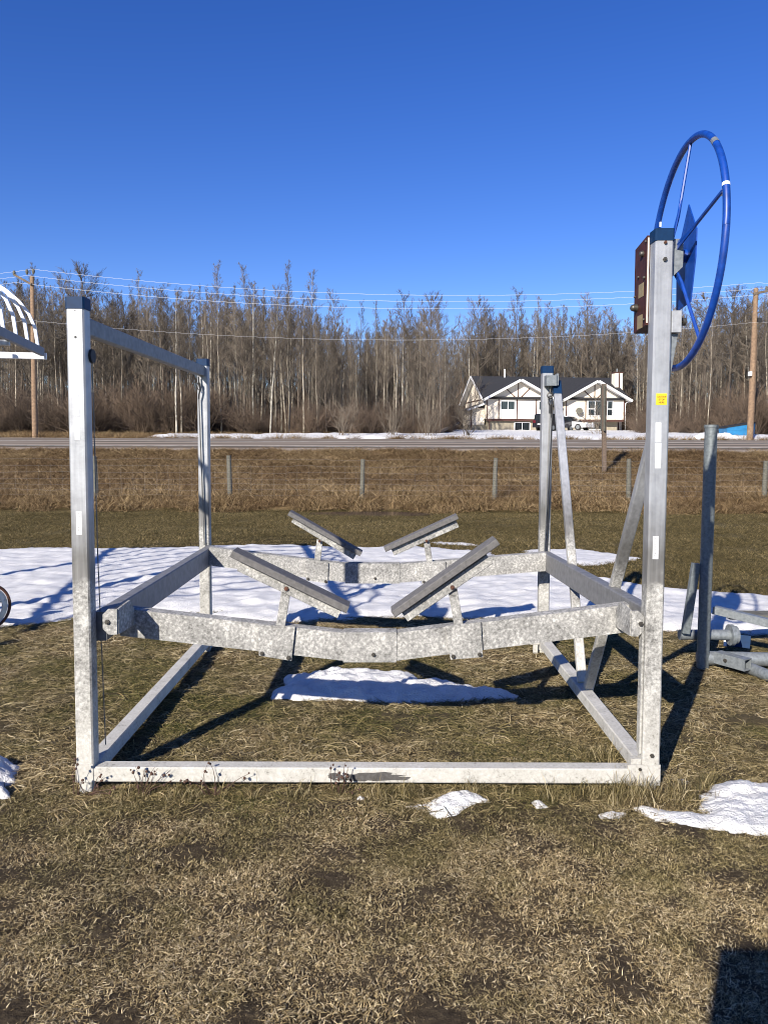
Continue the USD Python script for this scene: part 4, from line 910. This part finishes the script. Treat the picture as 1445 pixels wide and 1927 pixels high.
sky_px = [-60, 0, 60, 120, 200, 260, 330, 400, 470, 560, 600, 650, 700, 740, 800, 850, 900, 1000, 1100, 1200, 1300, 1400, 1520]
sky_py = [545, 545, 530, 540, 560, 555, 560, 545, 550, 545, 585, 610, 615, 590, 580, 615, 590, 580, 585, 600, 580, 560, 550]
wood = []
for px in np.linspace(-55, 1515, 272):
    px = px + r5.uniform(-4, 4)
    left = px < 850
    Y = (56 + 22 * r5.random() ** 1.3) if left else (95 + 14 * r5.random() if px < 1200 else 62 + 28 * r5.random())
    if 290 < px < 430: Y += 1
    top = np.interp(px, sky_px, sky_py) + r5.uniform(-22, 42)
    p = at(px, top, Y); x = p[0]; h = p[2] - float(zt(x, Y))
    k = r5.choice(list(kl), p=wts)
    for a, b, zn in zones:
        if a <= px < b:
            wood.append((str(k), x, Y, h, r5.uniform(0, 360), zn, px))
            break
nth = ['leftmost', 'second from left', 'third from left', 'fourth from left', 'fifth from left', 'sixth from left', 'seventh from left', 'eighth from left', 'ninth from left', 'tenth from left', 'eleventh from left', 'twelfth from left']
for kd in kl:
    for a, b, zn in zones:
        same = sorted((w for w in wood if w[0] == kd and w[5] == zn), key=lambda w: at(w[6], 800, w[2])[0] / w[2])
        for i, w in enumerate(same):
            tree(kd, 'bare_tree', w[1], w[2], w[3], w[4], f'{kl[kd]} {zn}' if len(same) == 1 else f'{nth[i]} of the {kl[kd]}s {zn}', f'{kl[kd]}s {zn}')
# deep wood: one mass
def instancer(name, protos, mats, pos, idx, rot, scl, label, cat):
    pi = UsdGeom.PointInstancer.Define(stage, '/World/' + name)
    tag(pi, label, cat, kind='stuff')
    rel = []
    for k, meshes in enumerate(protos):
        pp = f'/World/{name}/kind_{"abcdefghijklmnop"[k]}'
        UsdGeom.Xform.Define(stage, pp)
        for nm, g, mm in meshes:
            me = usdkit.mesh(stage, f'{pp}/{nm}', g[:2], mm)
            if len(g) > 2: UsdGeom.PrimvarsAPI(me).CreatePrimvar('rnd', Sdf.ValueTypeNames.FloatArray, 'vertex').Set(Vt.FloatArray.FromNumpy(np.asarray(g[2], np.float32)))
        rel.append(pp)
    pi.CreatePrototypesRel().SetTargets([Sdf.Path(x) for x in rel])
    pi.CreatePositionsAttr(Vt.Vec3fArray.FromNumpy(np.asarray(pos, np.float32)))
    pi.CreateProtoIndicesAttr(Vt.IntArray.FromNumpy(np.asarray(idx, np.int32)))
    q = np.asarray(rot, float)
    pi.CreateOrientationsAttr(Vt.QuathArray([Gf.Quath(float(math.cos(a / 2)), 0.0, 0.0, float(math.sin(a / 2))) for a in q]))
    pi.CreateScalesAttr(Vt.Vec3fArray.FromNumpy(np.asarray(scl, np.float32)))
    return pi
pos, idx, rot, scl = [], [], [], []
bk = ['aspen_source', 'thin_tree_source', 'brushy_tree_source', 'aspen_slim_source']
for k in range(760):
    px = r5.uniform(-160, 1620)
    Y = (72 + 50 * r5.random()) if (px < 850 or px > 1230) else 106 + 30 * r5.random()
    top = np.interp(px, sky_px, sky_py) + r5.uniform(0, 70)
    p = at(px, top, Y); i = int(r5.integers(0, 4))
    z = float(zt(p[0], Y)); s = (p[2] - z) / KINDS[bk[i]][0]
    pos.append((p[0], Y, z)); idx.append(i); rot.append(r5.uniform(0, 6.28)); scl.append((s, s, s))
instancer('deep_wood', [[('trunks', KINDS[b][1].get(), PALE_BARK), ('crowns', KINDS[b][2].get(), TWIG)] for b in bk], None, pos, idx, rot, scl, 'dim bare trees massed deep in the wood behind the first rows', 'wood')
# undergrowth
def make_bush(seed, H, stems, tw=.011, spread=.5):
    r = np.random.default_rng(seed); mb = MB()
    for k in range(stems):
        d = np.array([0, 0, 1.0]) + r.normal(0, spread, 3) * [1, 1, .2]; d /= np.linalg.norm(d)
        L = H * r.uniform(.6, 1.1)
        q = branch(mb, r.normal(0, .18, 3) * [1, 1, 0], d, L, .02, r, 3, 4, .3, .12)
        for j in range(9):
            p2, d2 = along(q, r.uniform(.15, 1)); d2 = d2 / np.linalg.norm(d2); a2 = r.uniform(.3, .9)
            q2 = branch(mb, p2, d2 * math.cos(a2) + perp(d2, r) * math.sin(a2), L * r.uniform(.2, .4), .011, r, 3, 2, .2, .12)
            for i in range(3):
                p3, d3 = along(q2, r.uniform(.2, 1)); d3 = d3 / np.linalg.norm(d3); a3 = r.uniform(.3, .9)
                branch(mb, p3, d3 * math.cos(a3) + perp(d3, r) * math.sin(a3), L * .16, tw * .8, r, 3, 1, .1, .1)
    return mb
bushes = [make_bush(300 + k, 3.4, 24) for k in range(3)]
pos, idx, rot, scl = [], [], [], []
for k in range(820):
    px = r5.uniform(-120, 1580)
    if px < 850: Y = 55 + 30 * r5.random() ** 1.4
    elif px < 1195: Y = 93 + 30 * r5.random()
    else: Y = 60 + 40 * r5.random() ** 1.3
    dense = .95 if (150 < px < 420 or 1320 < px < 1440 or px < 60) else .6
    p = at(px, 800, Y); z = float(zt(p[0], Y)); s = dense * r5.uniform(.3, 1.25)
    pos.append((p[0], Y, z)); idx.append(int(r5.integers(0, 3))); rot.append(r5.uniform(0, 6.28)); scl.append((s * 1.2, s * 1.2, s))
for k in range(420):
    px = r5.uniform(-150, 1600); Y = r5.uniform(96, 132) if px < 850 or px > 1195 else r5.uniform(115, 140)
    p = at(px, 800, Y); s = r5.uniform(1.0, 2.0)
    pos.append((p[0], Y, float(zt(p[0], Y)))); idx.append(int(r5.integers(0, 3))); rot.append(r5.uniform(0, 6.28)); scl.append((s * 1.4, s * 1.4, s))
instancer('undergrowth', [[('twigs', b.get(), BUSHTWIG)] for b in bushes], None, pos, idx, rot, scl, 'red brown leafless undergrowth filling the foot of the wood', 'undergrowth')
for px, Y, h, lab in ((740, 48, 2.3, 'leafless round shrub by the road, middle of the roadside shrubs'), (806, 48, 2.6, 'leafless shrub by the road left of the leaning trunk'), (880, 48.5, 3.4, 'large leafless shrub before the left end of the house'),
                      (643, 48, 2.2, 'leafless shrub by the road below the treeline dip'), (1122, 52, 2.6, 'thin leafless shrub before the picture window')):
    p = at(px, 822, Y); mb = make_bush(int(px), h * .95, 7 if px > 1000 else 13, tw=.008, spread=.38); v, f = mb.get()
    obj('shrub', (v + [p[0], Y, float(zt(p[0], Y)) + .05], f), TWIG, label=lab, cat='shrub')
a, b = at(815, 818, 55), at(862, 796, 62)
obj('fallen_trunk', MB().tube([a, (a + b) / 2, b], [.12, .14, .1], 8), DARK_BARK, label='leaning dead trunk left of the house', cat='tree trunk', smooth=40)

# ------------------------------------------------------------------ grass
def blade_patch(seed, n, R, L, w, elev, bend=.5, segs=2, tn=.35):
    r = np.random.default_rng(seed)
    a = r.uniform(0, 2 * math.pi, n); rad = R * np.sqrt(r.random(n)); az = r.uniform(0, 2 * math.pi, n); el = r.uniform(*elev, n); l = r.uniform(*L, n); ww = w * r.uniform(.6, 1.2, n)
    p0 = np.stack([rad * np.cos(a), rad * np.sin(a), 0 * a - .002], -1)
    hd = np.stack([np.cos(az), np.sin(az), 0 * az], -1); sd_ = np.stack([-np.sin(az), np.cos(az), 0 * az], -1)
    tw = r.uniform(-.6, .6, n)[:, None]; sd_ = sd_ * np.cos(tw) + np.array([0, 0, 1.]) * np.sin(tw)
    V = np.zeros((n, 2 * segs + 1, 3)); p = p0.copy(); az2 = az.copy(); e = el.copy()
    turn = r.normal(0, tn, n)
    for k in range(segs):
        fac = (1 - k / segs * .35)
        V[:, 2 * k] = p - sd_ * (ww * fac / 2)[:, None]; V[:, 2 * k + 1] = p + sd_ * (ww * fac / 2)[:, None]
        hd = np.stack([np.cos(az2), np.sin(az2), 0 * az2], -1)
        p = p + (hd * np.cos(e)[:, None] + np.array([0, 0, 1.]) * np.sin(e)[:, None]) * (l / segs)[:, None]
        p[:, 2] = np.maximum(p[:, 2], .001)
        e = e - bend * r.uniform(.3, 1.3, n); az2 = az2 + turn
    V[:, -1] = p
    f = []
    for k in range(segs - 1): f += [(2 * k, 2 * k + 1, 2 * k + 3), (2 * k, 2 * k + 3, 2 * k + 2)]
    f += [(2 * segs - 2, 2 * segs - 1, 2 * segs)]
    F = (np.arange(n)[:, None, None] * (2 * segs + 1) + np.array(f)[None]).reshape(-1, 3)
    return V.reshape(-1, 3), F, np.repeat(r.random(n), 2 * segs + 1)
STRAW = [(0, (.03, .021, .010)), (.22, (.09, .063, .030)), (.45, (.22, .162, .078)), (.7, (.40, .31, .16)), (.9, (.56, .46, .27)), (1, (.68, .59, .40))]
STRAW2 = [(0, (.015, .011, .005)), (.35, (.04, .031, .013)), (.6, (.09, .072, .030)), (.82, (.19, .145, .068)), (1, (.42, .34, .19))]
OLIVE = [(0, (.02, .022, .006)), (.3, (.062, .064, .017)), (.6, (.14, .122, .040)), (.85, (.26, .20, .085)), (1, (.40, .32, .16))]
OLIVE2 = [(0, (.03, .026, .009)), (.4, (.07, .057, .020)), (.75, (.14, .107, .043)), (1, (.24, .18, .08))]
GOLD = [(0, (.08, .05, .024)), (.4, (.22, .15, .072)), (.8, (.38, .275, .14)), (1, (.52, .40, .23))]
GOLD2 = [(0, (.06, .036, .018)), (.5, (.16, .102, .048)), (1, (.31, .21, .105))]
NEAR2 = [(0, (.024, .021, .007)), (.3, (.074, .061, .022)), (.6, (.155, .122, .050)), (.82, (.28, .225, .10)), (1, (.50, .42, .24))]
NEARG = island_mat('dead_grass', STRAW, zone=NEAR2, transl=.15, zscale=2.4, ygrad=(2.5, 3.7))
MATG = island_mat('matted_grass', OLIVE, zone=STRAW, transl=.15, zscale=.9)
LAWN1 = [(0, (.02, .019, .006)), (.3, (.066, .056, .019)), (.6, (.15, .115, .046)), (.85, (.26, .195, .088)), (1, (.40, .31, .16))]
LAWNG = island_mat('lawn_grass', LAWN1, zone=OLIVE2, transl=.15, zscale=.35)
BANKG = island_mat('bank_grass', GOLD, zone=GOLD2, transl=.15, zscale=.25)
snow_in = shapely.union_all([p.buffer(-.07 if p.area > .05 else -.02) for p in snow_polys] + [Point(-.3, 18.8).buffer(1).__class__([(-.3 + 1.35 * math.cos(a), 18.8 + .5 * math.sin(a)) for a in np.linspace(0, 6.28, 30)])])
def scatter(x0, x1, y0, y1, dens, r, widen=None):
    n = int((x1 - x0) * (y1 - y0) * dens)
    x, y = r.uniform(x0, x1, n), r.uniform(y0, y1, n)
    if widen: k = np.abs(x) < widen * y + .6; x, y = x[k], y[k]
    k = ~shapely.contains(snow_in, shapely.points(x, y)); x, y = x[k], y[k]
    return x, y
bare = lambda x, y: meshkit.fbm(np.stack([x * 2.2, y * 2.2, 0 * x + 3], -1), 3, 77)
def grass(name, label, protos, m, x, y, smin, smax, r, zup=0.0, hz=None):
    s = r.uniform(smin, smax, len(x)); h = s * (r.uniform(.7, 1.3, len(x)) if hz is None else hz)
    instancer(name, [[('blades', g, m)] for g in protos], None, np.stack([x, y, zt(x, y) + zup], -1), r.integers(0, len(protos), len(x)), r.uniform(0, 6.28, len(x)), np.stack([s, s, h], -1), label, 'grass')
r6 = np.random.default_rng(31)
pn = [blade_patch(400 + k, 430, .17, (.008, .026), .0030, (.0, .8), .2, 2, .12) for k in range(6)] + [blade_patch(410 + k, 460, .18, (.010, .036), .0026, (.0, .16), .08, 2, .12) for k in range(5)]
x, y = scatter(-2.6, 2.6, 1.5, 4.6, 165, r6, .62)
b_ = bare(x, y); k = (b_ > .315) | (r6.random(len(x)) < .2); k &= (np.hypot((x + 1.22) / .2, (y - 2.33) / .12) > 1) | (r6.random(len(x)) < .1); k &= (np.hypot((x - .36) / .12, (y - 2.62) / .05) > 1) | (r6.random(len(x)) < .1); x, y = x[k], y[k]
grass('trampled_grass', 'short dead straw coloured grass trampled on the near lawn', pn, NEARG, x, y, .8, 1.2, r6)
pm = [blade_patch(420 + k, 170, .2, (.05, .13), .0036, (.0, .42), .35, 3) for k in range(8)]
x, y = scatter(-5.2, 5.2, 3.7, 8.4, 75, r6, .62)
grass('matted_grass', 'long matted olive and straw grass under and around the lift', pm, MATG, x, y, .75, 1.25, r6)
plw = [blade_patch(440 + k, 150, .24, (.03, .075), .006, (.1, .8), .35) for k in range(6)]
x, y = scatter(-11.5, 11.5, 8.0, 20.2, 38, r6, .58)
grass('lawn_grass', 'short olive brown grass of the lawn behind the snow', plw, LAWNG, x, y, .8, 1.2, r6)
pb = [blade_patch(460 + k, 110, .34, (.18, .48), .011, (.15, 1.1), .45, 3) for k in range(6)]
x, y = scatter(-21, 21, 19.75, 33.0, 12, r6, .6); k = y > 19.85 + 1.0 * (meshkit.fbm(np.stack([x * .8, 0 * x, 0 * x], -1), 3, 91) - .5); x, y = x[k], y[k]
grass('bank_grass', 'tall dry golden brown grass on the ditch bank below the road', pb, BANKG, x, y, .7, 1.25, r6, hz=np.where(y < 22.0, 1.15, .75))
x, y = scatter(-33, 33, 45.6, 56, 3, r6, .6)
grass('verge_grass', 'dry tan grass on the verge between road and wood', pb, BANKG, x, y, .8, 1.5, r6)
# taller straw tufts against rail and post, and dried weeds before the front rail
pt_ = [blade_patch(480 + k, 26, .06, (.07, .19), .0036, (.6, 1.45), .35, 3) for k in range(4)]
x = np.concatenate([r6.uniform(-1.5, 1.35, 75), r6.normal(1.28, .12, 55), r6.normal(1.62, .12, 16), r6.normal(1.2, .06, 12)]); y = np.concatenate([r6.normal(3.755, .03, 75), r6.normal(3.72, .05, 55), r6.normal(3.82, .08, 16), r6.normal(4.2, .06, 12)])
grass('straw_tufts', 'upright pale straw tufts along the front rail and right post', pt_, NEARG, x, y, .35, .85, r6)
WEED = mat('dried_weed', (0.085, 0.045, 0.03), .9, var=.4, scale=50)
for px, lab in ((165, 'dried weed with dark burrs at the foot of the front left post'), (270, 'dried weed leaning on the front rail, second from left'), (405, 'dried brown weed before the front rail left of its middle'), (640, 'dried brown weed beside the flaked patch of the front rail')):
    p = at(px, 1480, 3.78); r7 = np.random.default_rng(px); st = thing('dried_weed', lab, 'weed'); bs = MB(); bu = MB()
    for k in range(9):
        d = np.array([r7.normal(.1, .5), r7.uniform(-.35, -.05), 1.0]); q = branch(bs, np.array([p[0] + r7.normal(0, .03), 3.77, 0]), d, r7.uniform(.1, .22), .0026, r7, 4, 4, -.3, .15)
        for j in range(2):
            c, _d = along(q, r7.uniform(.7, 1)); s = trimesh.creation.icosphere(1, r7.uniform(.004, .0085)); s.apply_translation(c + r7.normal(0, .006, 3)); bu.tm(s)
    obj('stems', bs, WEED, st); obj('burrs', bu, WEED, st)
